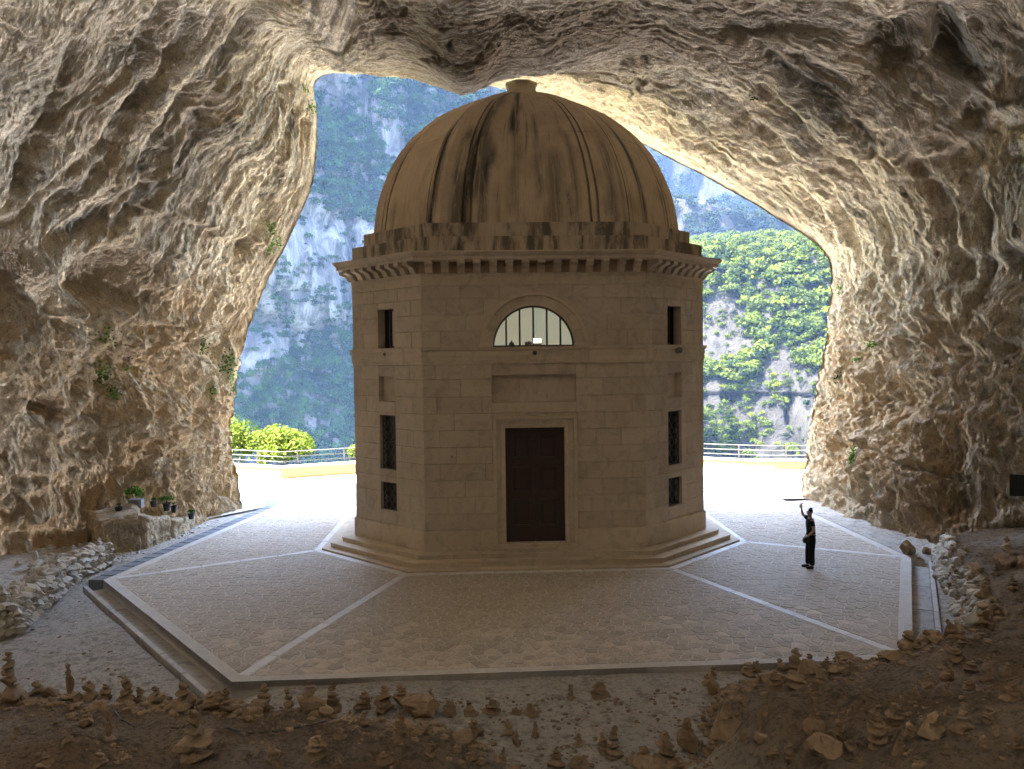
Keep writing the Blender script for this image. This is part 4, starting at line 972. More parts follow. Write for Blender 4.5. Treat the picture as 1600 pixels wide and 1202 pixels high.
# --- far blue mountain on the right
X = np.arange(20, 420, 3.5); Z = np.arange(-60, 330, 3.5)
def YR2(x, z): return 560+.28*(z+40)-.3*(x-200)+45*fbm(np.stack([x, z*.5, 0*x], -1)*.008, 4, 421)+12*ridged(np.stack([x, z*.4, 0*x], -1)*.03, 3, 422)
P2 = sheet('far_mountain', X, Z, YR2, M['cliff_far_dimmed'])
px_, py_ = proj(P2); p, s = scatter(P2, sstep(.2, .6, .5+fbm(P2*.02, 3, 423))*((px_ > 960) & (px_ < 1340) & (py_ > 160) & (py_ < 430)), 900, 3.5, 6.5, 12); forest('far_forest', 'woods on the farthest blue mountain right of the dome', p, s, M['forest_right'], 13)
X = np.arange(40, 300, 2.2); Z = np.arange(-60, 150, 2.2)
def YR3(x, z):
    crest = 96-.14*(x-80)+8*fbm(np.stack([x, 0*x, 0*x], -1)*.03, 3, 431)
    return 360+.40*(z+40)-.35*(x-120)+22*fbm(np.stack([x, z*.6, 0*x], -1)*.02, 4, 432)+260*sstep(-4, 14, z-crest)
P3 = sheet('middle_mountain', X, Z, YR3, M['cliff_far_dimmed'])
px_, py_ = proj(P3); p, s = scatter(P3, sstep(.1, .4, .6+fbm(P3*.03, 3, 433))*((px_ > 980) & (px_ < 1330) & (py_ > 200) & (py_ < 450)), 1500, 2.6, 4.4, 14); forest('middle_forest', 'dark blue wooded ridge above the sunlit green slope', p, s, M['forest_right'], 15)
# --- near sunlit slope on the right
X = np.arange(8, 150, .8); Z = np.arange(-60, 62, .8)
def YR1(x, z):
    crest = 36+4*fbm(np.stack([x, 0*x, 0*x], -1)*.06, 3, 441)+.02*(x-60)
    b = 158-.45*(x-60)+.15*np.clip(z+60, 0, 50)+1.05*np.clip(z+12, 0, None)+10*fbm(np.stack([x, z*.6, 0*x], -1)*.035, 4, 442)+(3.5+4.5*(z < -4))*ridged(np.stack([x, z*.35, 0*x], -1)*.10, 4, 443)+(1.3+1.6*(z < -4))*ridged(np.stack([x, z*.25, 0*x], -1)*.33, 3, 444)
    return b+(z-crest)*6*(z > crest)
P1 = sheet('near_mountain', X, Z, YR1, M['cliff_sun_dimmed'])
px_, py_ = proj(P1); nz = fbm(P1*.035, 4, 451); nz2 = fbm(P1*.11, 3, 452)
fm = .55+.9*gz(1200, 430, 140, 110)+.5*gz(1110, 400, 60, 50)-1.3*gz(1130, 510, 26, 60, 25)-1.6*gz(1210, 650, 90, 50)-1.3*gz(1110, 650, 60, 46)-.9*gz(1120, 480, 14, 30)-.5*gz(1150, 700, 100, 20)+.9*gz(1210, 665, 36, 9, 25)+.7*gz(1120, 590, 40, 24)
fm = np.where(py_ > 715, fm-.6, fm)
fmask = sstep(.40, .62, fm+nz*.5+nz2*.6); inview = (px_ > 1040) & (px_ < 1330) & (py_ > 320) & (py_ < 760)
PR = [crown_proto(300, 330+i, .27) for i in range(6)]
p, s = scatter(P1, fmask*(inview+.10), 1700, 1.0, 3.6, 21)
forest('sunlit_forest', 'bright green broadleaf woods on the sunlit slope right of the chapel', p, s, M['forest'], 22, PR)
p, s = scatter(P1, (.2+sstep(.1, .5, nz2+nz))*(1-fmask)*(inview+.05), 900, .5, 1.6, 23)
forest('ledge_shrubs', 'small shrubs on ledges of the pale cliff right of the chapel', p, s, M['forest'], 24)
# valley floor to the horizon
vf = mesh([(-3000, 18, -75), (3000, 18, -75), (3000, 5000, -75), (-3000, 5000, -75)], [(0, 1, 2, 3)]); M['valley'] = mat_plain('valley_scrub', (.09, .11, .05), .9, .1, 0, None, .3, .05)
struct(link('valley_ground', vf, M['valley']))
# ------------------------------------------------------------------ parapet and railing on the terrace edge
M['ochre'] = mat_stone('ochre_plaster', (.075, .048, .022), (.095, .062, .029), 1.5, .18, .9, .03, .006)
M['cap'] = mat_stone('white_coping', (.22, .21, .19), (.27, .255, .23), 1.5, .1, .8, .04, .003)
PP_ = [(-22, 22), (-17, 19.9), (-14.3, 18.6), (-11.7, 17.32), (-8.2, 18.7), (-4, 19.9), (0, 20.4), (4, 20.3), (7.5, 19.8), (10, 19.05), (11.8, 18.1), (13.4, 17.5), (14.9, 17.4), (17, 17.3), (22, 17.2)]
def offset_path(P, d):
    P = [np.array(p, float) for p in P]; out = []
    for i, p in enumerate(P):
        t = (P[min(i+1, len(P)-1)]-P[max(i-1, 0)]); t /= np.linalg.norm(t); out.append(p+np.array([-t[1], t[0]])*d)
    return out
pw = thing('terrace_parapet', 'low ochre parapet wall with white coping edging the terrace beyond the chapel', 'parapet', (0, 20.4, 0))
for i in range(len(PP_)-1):
    a0, a1 = offset_path(PP_, 0)[i:i+2]; b0, b1 = offset_path(PP_, .34)[i:i+2]; hh = .56 if i < 6 else (.50 if i < 8 else .43); o = np.array([0, 20.4])
    d = (a1-a0)/np.linalg.norm(a1-a0)*.004
    V, F = slab_mesh([tuple(a0+d-o), tuple(a1-d-o), tuple(b1-d-o), tuple(b0+d-o)], -.6, hh, .004); link('wall_segment', mesh(V, F), M['ochre'], pw)
    c0, c1 = offset_path(PP_, -.04)[i:i+2]; e0, e1 = offset_path(PP_, .38)[i:i+2]
    V, F = slab_mesh([tuple(c0+d-o), tuple(c1-d-o), tuple(e1-d-o), tuple(e0+d-o)], hh+.002, hh+.07, .01); link('coping', mesh(V, F), M['cap'], pw)
rl = thing('terrace_railing', 'metal railing with posts and three horizontal rails on top of the ochre parapet', 'railing', (0, 20.4, .6))
RP = offset_path(PP_, .17); hts = [(.56 if i < 6 else (.50 if i < 8 else .43))+.07 for i in range(len(PP_))]
for k, hz_ in enumerate((.22, .47, .72)):
    pts = [(p[0], p[1]-20.4, hts[min(i, len(hts)-1)]-.6+hz_) for i, p in enumerate(RP)]; link('rail', tubemesh(pts, .024, 6), M['steel'], rl)
L = 0; nxt = 0.3; pm = boxmesh(-.03, .03, -.02, .02, 0, .76)
pm.materials.append(M['steel'])
for i in range(len(RP)-1):
    a, b = RP[i], RP[i+1]; sl = np.linalg.norm(b-a)
    while nxt < L+sl:
        f = (nxt-L)/sl; p = a+(b-a)*f; po = link('post', pm, None, rl); po.location = (p[0], p[1]-20.4, (hts[i]*(1-f)+hts[min(i+1, len(hts)-1)]*f)-.6); nxt += 2.35
    L += sl

# ------------------------------------------------------------------ rocks
def rockmesh(seed, sub=2, flat=.7, rough=.34, size=1.0):
    bm = bmesh.new(); bmesh.ops.create_icosphere(bm, subdivisions=sub, radius=1.0); r = random.Random(seed)
    P = np.array([v.co[:] for v in bm.verts]); off = np.array([r.uniform(0, 90) for _ in range(3)])
    P = P*(1+rough*fbm(P*1.1+off, 3, seed)[:, None]*1.6)
    for _ in range(11 if sub < 3 else 4):      # cleave flat faces
        n = np.array([r.gauss(0, 1), r.gauss(0, 1), r.gauss(0, 1.3)]); n /= np.linalg.norm(n); lim = r.uniform(.45, .8); d = P@n; P = P-np.outer(np.clip(d-lim, 0, None), n)
    P[:, 2] *= flat; P += (.03 if sub < 3 else .09)*fbm(P*(5 if sub < 3 else 3)+off, 3, seed+3)[:, None]
    P -= (P.max(0)+P.min(0))/2; P /= (P.max(0)-P.min(0))/2
    for v, p in zip(bm.verts, P): v.co = p*size
    me = bpy.data.meshes.new('rock'); bm.to_mesh(me); bm.free(); return me
M['rubble'] = mat_stone('limestone_rubble', (.28, .19, .11), (.37, .265, .16), 3, .45, .92, .16, .012)
M['rubble_light'] = mat_stone('pale_limestone_rubble', (.47, .42, .34), (.57, .52, .43), 3, .3, .92, .16, .012)
RK = [rockmesh(500+i, 2) for i in range(14)]; RKB = [rockmesh(540+i, 4, .8, .30) for i in range(5)]
for m in RK: m.materials.append(M['rubble'])
RKL = [m.copy() for m in RK]
for m in RKL: m.materials.clear(); m.materials.append(M['rubble_light'])
for m in RKB: m.materials.append(M['rubble'])
rr = random.Random(77)
def stone(name, parent, x, y, z, sx, sy, sz, me=None, tilt=.12, light=False):
    """z is the underside of the stone"""
    me = me or rr.choice(RKL if light else RK); o = link(name, me, None, parent); o.location = (x, y, z+sz); o.scale = (sx, sy, sz); o.rotation_euler = (rr.uniform(-tilt, tilt), rr.uniform(-tilt, tilt), rr.uniform(0, 6.28)); return o
WORDS = {1: 'one stone', 2: 'two stones', 3: 'three stones', 4: 'four stones', 5: 'five stones', 6: 'six stones', 7: 'seven stones', 8: 'eight stones'}
def cairn(px, py, hp, wp, n, label, group, style='stack', light=False):
    x, y, z = on_ground(px, py); dep = (np.array([x, y, z])-CAM)@FW; m = dep/FPX; H, W = hp*m, wp*m
    t = thing('stone_cairn', label, 'cairn', (x, y, z-.02), 0, group)
    ws = [W*(1-.72*(i/max(1, n-1))**.85)*rr.uniform(.85, 1.12) for i in range(n)]; hs = [max(.25*w_, .3*w_*rr.uniform(.8, 1.5)) for w_ in ws]
    if style == 'tower': hs = [.2*H]+[.5*H]+[.3*H/max(1, n-2)]*(n-2); ws = [W]+[W*.42]+[W*.3]*(n-2)
    if style == 'altar': hs = [.22*H, .24*H]+[.54*H/max(1, n-2)]*(n-2); ws = [W*.72, W]+[W*.42*(1-.2*i) for i in range(n-2)]
    if style == 'block': hs = [.55*H]+[.45*H/max(1, n-1)]*(n-1); ws = [W]+[W*(.55-.12*i) for i in range(n-1)]
    k = H/sum(hs); hs = [h*k for h in hs]; zc = 0; ox = oy = 0
    for i in range(n):
        stone('stone', t, ox, oy, zc-.05*hs[i], ws[i]/2*rr.uniform(.9, 1.05), ws[i]/2*rr.uniform(.75, 1.0), hs[i]/2*1.10, None, .10, light); zc += hs[i]*.97; ox += rr.uniform(-.07, .07)*W; oy += rr.uniform(-.05, .05)*W
    return t
# rows of cairns: (px, base py, height px, width px, stones, style)
rowL = [(18, 1097, 84, 40, 6, 'stack'), (58, 1092, 32, 34, 4, 'stack'), (110, 1094, 62, 30, 4, 'tower'), (139, 1092, 30, 30, 3, 'stack'), (165, 1094, 28, 26, 4, 'stack'), (198, 1101, 46, 34, 5, 'stack'), (219, 1099, 28, 22, 4, 'stack'),
        (247, 1106, 36, 34, 5, 'stack'), (289, 1112, 50, 42, 3, 'block'), (330, 1112, 32, 30, 4, 'stack'), (356, 1112, 38, 26, 6, 'stack'), (411, 1108, 42, 34, 6, 'stack'), (450, 1114, 40, 24, 5, 'stack'), (487, 1114, 54, 46, 5, 'block'),
        (523, 1114, 50, 30, 6, 'stack'), (566, 1109, 30, 32, 4, 'stack'), (601, 1113, 42, 36, 6, 'stack'), (630, 1102, 34, 36, 4, 'block'), (673, 1100, 26, 20, 4, 'stack'), (704, 1118, 26, 30, 4, 'stack'), (735, 1118, 26, 24, 4, 'stack'), (768, 1116, 26, 34, 4, 'stack'), (806, 1118, 14, 22, 3, 'stack'), (831, 1118, 22, 26, 4, 'stack')]
rowR = [(1116, 1088, 50, 26, 4, 'block'), (1168, 1056, 22, 28, 3, 'block'), (1182, 1050, 20, 20, 4, 'stack'), (1220, 1050, 24, 26, 5, 'stack'), (1242, 1050, 40, 32, 6, 'stack'), (1265, 1044, 24, 22, 4, 'stack'), (1291, 1048, 24, 16, 5, 'stack'), (1314, 1052, 28, 28, 3, 'block'), (1350, 1032, 22, 22, 3, 'stack'), (1374, 1028, 42, 30, 6, 'stack'), (1397, 1018, 16, 16, 3, 'stack'), (1421, 1016, 32, 38, 3, 'block'), (1446, 1006, 24, 26, 4, 'stack')]
ORD = ['first', 'second', 'third', 'fourth', 'fifth', 'sixth', 'seventh', 'eighth', 'ninth', 'tenth', 'eleventh', 'twelfth', 'thirteenth', 'fourteenth', 'fifteenth', 'sixteenth', 'seventeenth', 'eighteenth', 'nineteenth', 'twentieth', 'twenty-first', 'twenty-second', 'twenty-third', 'twenty-fourth', 'twenty-fifth', 'twenty-sixth', 'twenty-seventh', 'twenty-eighth', 'twenty-ninth', 'thirtieth']
def look(hp, n, st): return ('tall ' if hp > 44 else 'small ' if hp < 27 else '')+({'stack': 'tapering cairn', 'tower': 'upright-slab cairn', 'block': 'boulder-based cairn', 'altar': 'table-like cairn'}[st])+' of '+WORDS[n]
for i, (a, b, c, d, e, st) in enumerate(rowL): cairn(a, b, c, d, e, f'{look(c, e, st)}, {ORD[i]} from the left on the left bank edge', 'stone cairns lined up on the left bank edge', st)
for i, (a, b, c, d, e, st) in enumerate(rowR): cairn(a, b, c, d, e, f'{look(c, e, st)}, {ORD[i]} from the left on the right bank edge', 'stone cairns lined up on the right bank edge', st)
low = [(107, 1168, 26, 26, 5, 'stack'), (172, 1158, 46, 28, 3, 'tower'), (75, 1200, 24, 34, 4, 'stack'), (156, 1197, 28, 28, 4, 'stack'), (190, 1196, 24, 26, 4, 'stack'), (308, 1190, 82, 68, 5, 'altar'), (431, 1196, 38, 34, 5, 'stack'), (492, 1186, 38, 44, 5, 'stack'), (528, 1201, 22, 20, 4, 'stack'), (600, 1194, 22, 34, 3, 'stack'), (627, 1157, 50, 24, 7, 'stack'), (741, 1152, 30, 32, 3, 'block'),
       (870, 1201, 36, 28, 4, 'stack'), (904, 1202, 24, 36, 3, 'stack'), (960, 1186, 28, 40, 4, 'stack'), (1004, 1201, 36, 44, 3, 'block'), (1043, 1202, 62, 42, 5, 'stack'), (1076, 1176, 56, 40, 4, 'block'), (1136, 1154, 64, 48, 5, 'block'), (1188, 1160, 52, 28, 2, 'tower'), (1210, 1190, 22, 28, 4, 'stack'), (1272, 1148, 46, 34, 5, 'block'), (1311, 1157, 40, 24, 5, 'stack'), (1372, 1170, 72, 44, 8, 'stack'), (1395, 1138, 42, 46, 6, 'stack'), (1457, 1152, 46, 42, 2, 'block'), (1482, 1121, 20, 18, 4, 'stack'), (1503, 1142, 36, 38, 3, 'block'), (1545, 1128, 26, 30, 5, 'stack')]
for i, (a, b, c, d, e, st) in enumerate(low): cairn(a, b, c, d, e, f'dark {look(c, e, st)}, {ORD[i]} from left, nearest the lower picture edge', 'dark stone cairns in the near foreground', st)
rgt = [(1574, 862, 26, 20, 4, 'stack'), (1487, 862, 12, 12, 3, 'stack'), (1510, 866, 14, 12, 3, 'stack'), (1520, 905, 16, 14, 4, 'stack'), (1556, 900, 20, 16, 4, 'stack'), (1541, 922, 26, 16, 5, 'stack'), (1584, 922, 26, 16, 6, 'stack'), (1495, 940, 20, 14, 4, 'stack'), (1532, 978, 22, 24, 3, 'block'), (1553, 962, 28, 24, 5, 'stack'), (1566, 960, 18, 18, 3, 'stack'), (1594, 968, 22, 20, 4, 'stack'), (1494, 1030, 22, 30, 4, 'stack'), (1450, 1076, 28, 24, 4, 'block'), (1519, 1048, 16, 30, 3, 'stack'), (1514, 1076, 16, 26, 3, 'stack'), (1582, 1095, 30, 36, 5, 'stack'), (1213, 1080, 36, 34, 5, 'stack'), (1246, 1078, 24, 40, 3, 'stack'), (1330, 1070, 14, 22, 3, 'stack'), (1160, 1102, 24, 26, 3, 'block'), (936, 1090, 26, 36, 5, 'stack'), (892, 1094, 26, 14, 5, 'stack')]
nearby = ['on a boulder at the foot of the right cave wall', 'behind the right rubble bank', 'just right of the rubble bank top', 'alone on the bare slope below the right wall', 'second back on the bare right slope', 'slender, in the middle of the right slope', 'slender, close to the right picture edge', 'at the lower end of the right rubble bank', 'beside a dark boulder on the right slope', 'pointed, above the dark boulder on the right slope', 'crouching next to the pointed one on the right slope', 'at the right picture edge below the slender one', 'on bare earth below the right row', 'on a slab beneath the right row', 'spread flat on the lower right slope', 'flat, nearest the smooth outcrop at lower right', 'dark, low at the right picture edge', 'just below the right row near the path', 'on slabs below the middle of the right row', 'lone, on earth below the right row end', 'leaning behind the big corner cairn by the path', 'squat, alone in the path before the kerb', 'slim, alone in the path before the kerb']
for (a, b, c, d, e, st), nb_ in zip(rgt, nearby): cairn(a, b, c, d, e, f'cairn of {WORDS[e]}, {nb_}', 'cairns scattered over the slope', st)
# many more little cairns where the slope is crowded
more = []
for k in range(64):
    a = rr.uniform(1090, 1600) if k < 44 else rr.uniform(10, 1000); b = rr.uniform(1062, 1200) if k < 44 else rr.uniform(1128, 1202)
    if k < 12: a, b = rr.uniform(1480, 1600), rr.uniform(985, 1080)
    if all(abs(a-c_[0])+abs(b-c_[1]) > 26 for c_ in more+[(q[0], q[1]) for q in low+rgt]): more.append((a, b))
for a, b in more: cairn(a, b, rr.uniform(18, 34), rr.uniform(14, 26), rr.choice((3, 4, 4, 5, 6)), 'small brown cairn among the crowd of stone stacks on the dark foreground earth', 'small cairns crowding the foreground earth', rr.choice(('stack', 'stack', 'stack', 'block')))
# single boulders
def boulder(px, py, wp, hp, label, mi=0, light=False, grp=None):
    x, y, z = on_ground(px, py); m = ((np.array([x, y, z])-CAM)@FW)/FPX; o = link('boulder', RKB[mi % 5], None); o.location = (x, y, z+hp*m*.36); o.scale = (wp*m/2, wp*m/2*.8, hp*m*.56); o.rotation_euler = (0, 0, rr.uniform(0, 6)); tag(o, label, 'rock', grp)
boulder(1420, 866, 26, 24, 'pale angular boulder at the right corner of the platform kerb', 0)
boulder(1572, 886, 44, 26, 'rounded boulder carrying a small cairn at the foot of the right wall', 1); boulder(1600, 886, 36, 20, 'low boulder at the right picture edge under the wall', 2)
boulder(656, 1116, 66, 34, 'long low boulder between cairns on the left bank', 3); boulder(1285, 1180, 70, 34, 'large dark rounded boulder in the right foreground', 4)
boulder(1015, 1212, 70, 34, 'dark boulder cut by the lower picture edge right of the path', 1); boulder(1448, 866, 16, 12, 'little stone behind the pale corner boulder', 3)
# loose stones along the bank edges
gsl = 'loose stones between the cairns'
def on_xy(x, y): return h1(x, y)
for k in range(190):
    u = rr.random()
    x = rr.uniform(-11.5, -1.2) if u < .55 else rr.uniform(2.3, 10); yb = float(np.interp(x, BANKX, BANKY)); y = yb-rr.uniform(-.1, .9); s = rr.uniform(.06, .17)*(1.25 if x > 0 else 1)
    o = stone('loose_stone', None, x, y, on_xy(x, y)-.03, s, s*rr.uniform(.7, 1), s*rr.uniform(.4, .8)); tag(o, 'loose angular limestone lying between the cairns on the bank edge', 'stone', gsl)
def stones_stuff(name, label, n, fn, smin, smax, mat, par=None):
    B = []
    for sd in range(4):
        bm = bmesh.new(); bmesh.ops.create_icosphere(bm, subdivisions=1, radius=1.0); P = np.array([v.co[:] for v in bm.verts]); T = np.array([[v.index for v in f.verts] for f in bm.faces]); bm.free()
        r = np.random.RandomState(sd+60); P = P*(1+.35*r.uniform(-1, 1, (len(P), 1))); P[:, 2] *= .65; B.append((P, T))
    V = []; T = []; o = 0; r = np.random.RandomState(abs(hash(name)) % 1000 if False else len(name)*7)
    xy = np.array([fn(r) for _ in range(n)]); hz2 = height(xy[:, 0], xy[:, 1])
    for (x, y), z in zip(xy, hz2):
        P, Tt = B[r.randint(4)]; s = smin+(smax-smin)*r.rand()**2.2; a = r.uniform(0, 6.28); c, s_ = math.cos(a), math.sin(a); Q = P@np.array([[c, s_, 0], [-s_, c, 0], [0, 0, 1]])*s*np.array([1, 1, r.uniform(.6, 1)]); V.append(Q+np.array([x, y, z+s*.2])); T.append(Tt+o); o += len(P)
    me = trimesh(np.concatenate(V), np.concatenate(T), name); ob = link(name, me, mat); tag(ob, label, 'gravel', None, 'stuff'); return ob
def f_bank(r):
    x = r.uniform(-12, 11); 
    if -1.5 < x < 2 and r.rand() < .7: x = r.uniform(-12, -2)
    return x, float(np.interp(x, BANKX, BANKY))-abs(r.normal(0, .55))+.1
stones_stuff('bank_rubble', 'small stones and gravel strewn along the banks below the cairns', 5500, f_bank, .02, .10, M['rubble'])
stones_stuff('scattered_gravel', 'fine gravel scattered over the cave floor', 9000, lambda r: (r.uniform(-13, 13), r.uniform(-17, -9) if r.rand() < .9 else r.uniform(-8, 0)), .012, .055, M['rubble'])
def f_left(r): 
    t = r.rand(); a = np.array([-12.2, 7.2])*(1-t)+np.array([-13.0, .5])*t; return a[0]+r.normal(-.25, .35), a[1]+r.normal(0, .4)
stones_stuff('wall_foot_scree', 'pale scree at the foot of the left cave wall', 1300, f_left, .015, .08, M['rubble_light'])
# ------------------------------------------------------------------ dry stone wall, left
base = [pz(*p)[:2] for p in ((-20, 1000), (36, 986), (62, 959), (90, 937), (109, 915), (131, 900), (158, 888), (180, 879))]
dw = thing('dry_stone_wall', 'dry stone wall of pale rough stones running beside the left cave wall', 'stone wall', (base[3][0], base[3][1], 0)); o3 = np.array([base[3][0], base[3][1]])
cum = [0]
for a, b in zip(base[:-1], base[1:]): cum.append(cum[-1]+np.linalg.norm(b-a))
def along(s):
    i = min(len(base)-2, max(0, int(np.searchsorted(cum, s))-1)); f = (s-cum[i])/(cum[i+1]-cum[i]); p = base[i]+(base[i+1]-base[i])*f; t = base[i+1]-base[i]; t = t/np.linalg.norm(t); return p, np.array([-t[1], t[0]])
for lay, (cz, dpt) in enumerate([(0, 0), (.16, .03), (.31, .07), (.45, .12), (0.40, .34), (.42, .55)]):
    s = rr.uniform(0, .1)
    while s < cum[-1]:
        wd = rr.uniform(.15, .34); p, n = along(min(cum[-1]-.01, s+wd/2)); q = p+n*(dpt+.1)-o3; hgt = .095 if lay < 4 else .1
        sc_ = 1.0+.15*(1-s/cum[-1]); o = stone('stone', dw, q[0], q[1], cz*sc_-.06+rr.uniform(-.01, .02), wd*.54, rr.uniform(.14, .2), hgt*sc_*rr.uniform(.85, 1.15), None, .12, True)
        tt_ = math.atan2(-n[0], n[1]); o.rotation_euler[2] = tt_+rr.uniform(-.2, .2); s += wd*rr.uniform(.92, 1.02)
for k, (a, b, c, d, e, st) in enumerate([(22, 935, 26, 20, 4, 'stack'), (48, 920, 22, 16, 4, 'stack'), (70, 905, 30, 16, 5, 'stack'), (86, 893, 18, 16, 3, 'stack'), (104, 880, 18, 12, 4, 'stack'), (140, 868, 14, 14, 3, 'stack'), (57, 893, 34, 22, 2, 'block'), (28, 886, 12, 12, 4, 'stack'), (77, 868, 18, 20, 4, 'stack'), (114, 874, 14, 10, 4, 'stack'), (170, 862, 12, 12, 3, 'stack')]):
    lb = ['at the near end of the dry stone wall', 'second from the near end of the dry stone wall', 'pointed, mid-way on the dry stone wall', 'squat, mid-way on the dry stone wall', 'small, past the middle of the dry stone wall', 'low, near the far end of the dry stone wall', 'upright square block behind the dry stone wall', 'tiny, alone on the floor by the left edge', 'untidy, on the floor behind the wall by the cliff', 'slim, beside the small one past the middle of the wall', 'on the far end of the dry stone wall']
    t_ = cairn(a, b, c, d, e, f'cairn of {WORDS[e]}, {lb[k]}', 'cairns on and behind the dry stone wall', st, True)
    if k in (0, 1, 2, 3, 4, 5, 9, 10):
        # these stand on top of the wall
        f = [.06, .2, .36, .47, .6, .8, 0, 0, 0, .66, .97][k]; p, n = along(cum[-1]*f); t_.location = (p[0]+n[0]*.35, p[1]+n[1]*.35, .55+.08*(1-f))
# rubble bank on the right
rb_ = thing('rubble_bank', 'heap of packed rough stones along the right drain channel', 'rubble', (10, -3, .2))
for k in range(250):
    t = rr.random(); x = 7.9+(12.4-7.9)*t; yb = float(np.interp(x, BANKX, BANKY)); y = yb-rr.uniform(-.25, .75); s = rr.uniform(.07, .17); n_ = .55
    xx = x+rr.uniform(-.1, .1)
    stone('stone', rb_, xx-10, y+3, on_xy(xx, y)-.04-.2, s, s*rr.uniform(.7, 1), s*rr.uniform(.5, .95), None, .5, True)

# ------------------------------------------------------------------ rock ledge with potted plants, left
M['ledge'] = M['rock']
def ledge(name, A, B, hA, hB, depth, label, seed):
    A, B = np.array(A), np.array(B); d = B-A; L_ = np.linalg.norm(d); d = d/L_; n = np.array([-d[1], d[0]]); nu, nv2 = 46, 60
    prof = [(0, -.3), (0, .0), (.03, .5), (.0, .86), (.07, .97), (.2, 1.0), (1.0, 1.0), (1.0, -.3)]
    U = np.linspace(0, 1, nu); tt2 = np.linspace(0, len(prof)-1, nv2); pr = catmull(np.array([(a, b, 0) for a, b in prof], float), tt2); P = np.zeros((nu, nv2, 3))
    for i, u in enumerate(U):
        h = hA+(hB-hA)*u; endf = 1
        for j in range(nv2):
            q = A+d*L_*u+n*depth*pr[j, 0]; P[i, j] = (q[0], q[1], h*pr[j, 1])
    ends = np.minimum(U, 1-U)[:, None]; P[..., :2] += (n*depth*.5*np.exp(-(ends[..., None]/.05)**2))
    D = .16*fbm(P*1.4+seed, 4, seed)+.05*ridged(P*4, 3, seed+1); N = normals(P); N *= np.sign((N*(P-P.mean((0, 1)))).sum(2).mean()); amp = np.where(pr[None, :, 1] > .98, .6, 1.0)*sstep(0, .1, ends+.03); P = P+N*(D*amp)[..., None]
    c0 = P[0].mean(0); c1 = P[-1].mean(0); P = np.concatenate([np.broadcast_to(c0, (1, nv2, 3)), P, np.broadcast_to(c1, (1, nv2, 3))])
    me = gridmesh(P, name); vattr(me, 'flow', P*1.3); tn = np.zeros((P.shape[0], nv2, 3)); tn[..., 0] = .35; vattr(me, 'tint', tn); o = link(name, me, M['rock']); tag(o, label, 'rock'); return o
A = pz(152, 866)[:2]; B = pz(226, 856)[:2]; C = pz(268, 838)[:2]; D_ = pz(306, 818)[:2]
ledge('rock_ledge', A, B, .98, 1.16, 1.6, 'square-cut rock ledge with potted plants on it against the left cave wall', 601)
ledge('rock_ledge', B+np.array([.05, 0]), C, 1.02, .66, 1.15, 'lower broken rock ledge right of the square-cut one', 611)
ledge('rock_ledge', C+np.array([.05, 0.1]), D_, .52, .26, 1.0, 'lowest step of rock at the right end of the ledges', 621)
M['leafpot'] = mat_leaf('garden_leaves', (.05, .11, .02), (.11, .21, .04), .25); M['leafdark'] = mat_leaf('dark_glossy_leaves', (.03, .07, .018), (.07, .13, .03), .2)
M['leafyel'] = mat_leaf('yellow_green_leaves', (.024, .036, .006), (.062, .078, .012), .3)
M['pot'] = mat_plain('dark_plastic_pot', (.03, .03, .03), .5, .4); M['planter'] = mat_plain('grey_planter', (.20, .20, .20), .7, .3)
def leafmesh(q, tn, name='leaves'):
    V = q.reshape(-1, 3); me = trimesh(V, np.arange(len(V)).reshape(-1, 4), name, 4); vattr(me, 'tone', np.repeat(tn, 4), 'FLOAT'); return me
def bush(parent, r, n, leaf, seed, mat, z0, flat=.9, sx=1.0):
    q, tn = crown_proto(n, seed, leaf, flat); q = q*r*np.array([sx, 1, 1])+np.array([0, 0, z0]); return link('leaves', leafmesh(q, tn), mat, parent)
def pot(px, py, Y, wp, hp, label, bw, kind='pot', seed=1, mat='leafpot', box=False):
    P = pz(px, py, Y); m = (P-CAM)@FW/FPX; W, H = wp*m, hp*m; t = thing('potted_plant', label, 'potted plant', tuple(P), 0, None)
    if box: link('planter', boxmesh(-W/2, W/2, -W*.3, W*.3, 0, H, .008), M['planter'], t)
    else:
        bm = bmesh.new(); V = []; pr = [(.36, 0), (.48, .9), (.53, .9), (.53, 1), (.46, 1), (.45, .9), (.0, .88)]; nn = 14
        V = [(a*W*math.cos(6.2832*k/nn), a*W*math.sin(6.2832*k/nn), b*H) for a, b in pr for k in range(nn)]; F = [(i*nn+k, i*nn+(k+1) % nn, (i+1)*nn+(k+1) % nn, (i+1)*nn+k) for i in range(len(pr)-1) for k in range(nn)]; bm.free(); link('pot', mesh(V, F), M['pot'], t)
    link('stem', tubemesh([(0, 0, H*.8), (.01, 0, H+bw*m*.25)], .012, 6), M['door'], t); bush(t, bw*m/2*.95, 420, .22, seed, M[mat], H+bw*m*.16, .85); return t
POTS = [(168, 808, 1.0, 11, 10, 'small bushy plant in a dark pot at the left end of the rock ledge', 22, 'leafpot', False), (186, 803, 1.05, 12, 11, 'round dark pot with sparse plant, second on the rock ledge', 12, 'leafdark', False), (213, 793, 1.14, 20, 13, 'large bright green bush in a grey rectangular planter on the ledge', 40, 'leafpot', True),
        (240, 792, 1.02, 10, 9, 'small dark pot right behind the big planter', 13, 'leafdark', False), (261, 798, .80, 13, 12, 'dark pot with a spreading green plant on the lower ledge', 24, 'leafpot', False), (272, 801, .60, 10, 11, 'narrow dark pot standing against the spreading green plant', 11, 'leafdark', False), (299, 811, .36, 10, 9, 'last little dark pot at the right end of the ledges', 13, 'leafdark', False)]
def top_hit(x, y):
    """height of the ledge surface under (x, y)"""
    dg = bpy.context.evaluated_depsgraph_get(); ok_, loc, nn, ii, ob, mm_ = SC.ray_cast(dg, Vector((x, y, 1.7)), Vector((0, 0, -1)), distance=6)
    return loc.z if ok_ else 0.0
bpy.context.view_layer.update()
PT = []
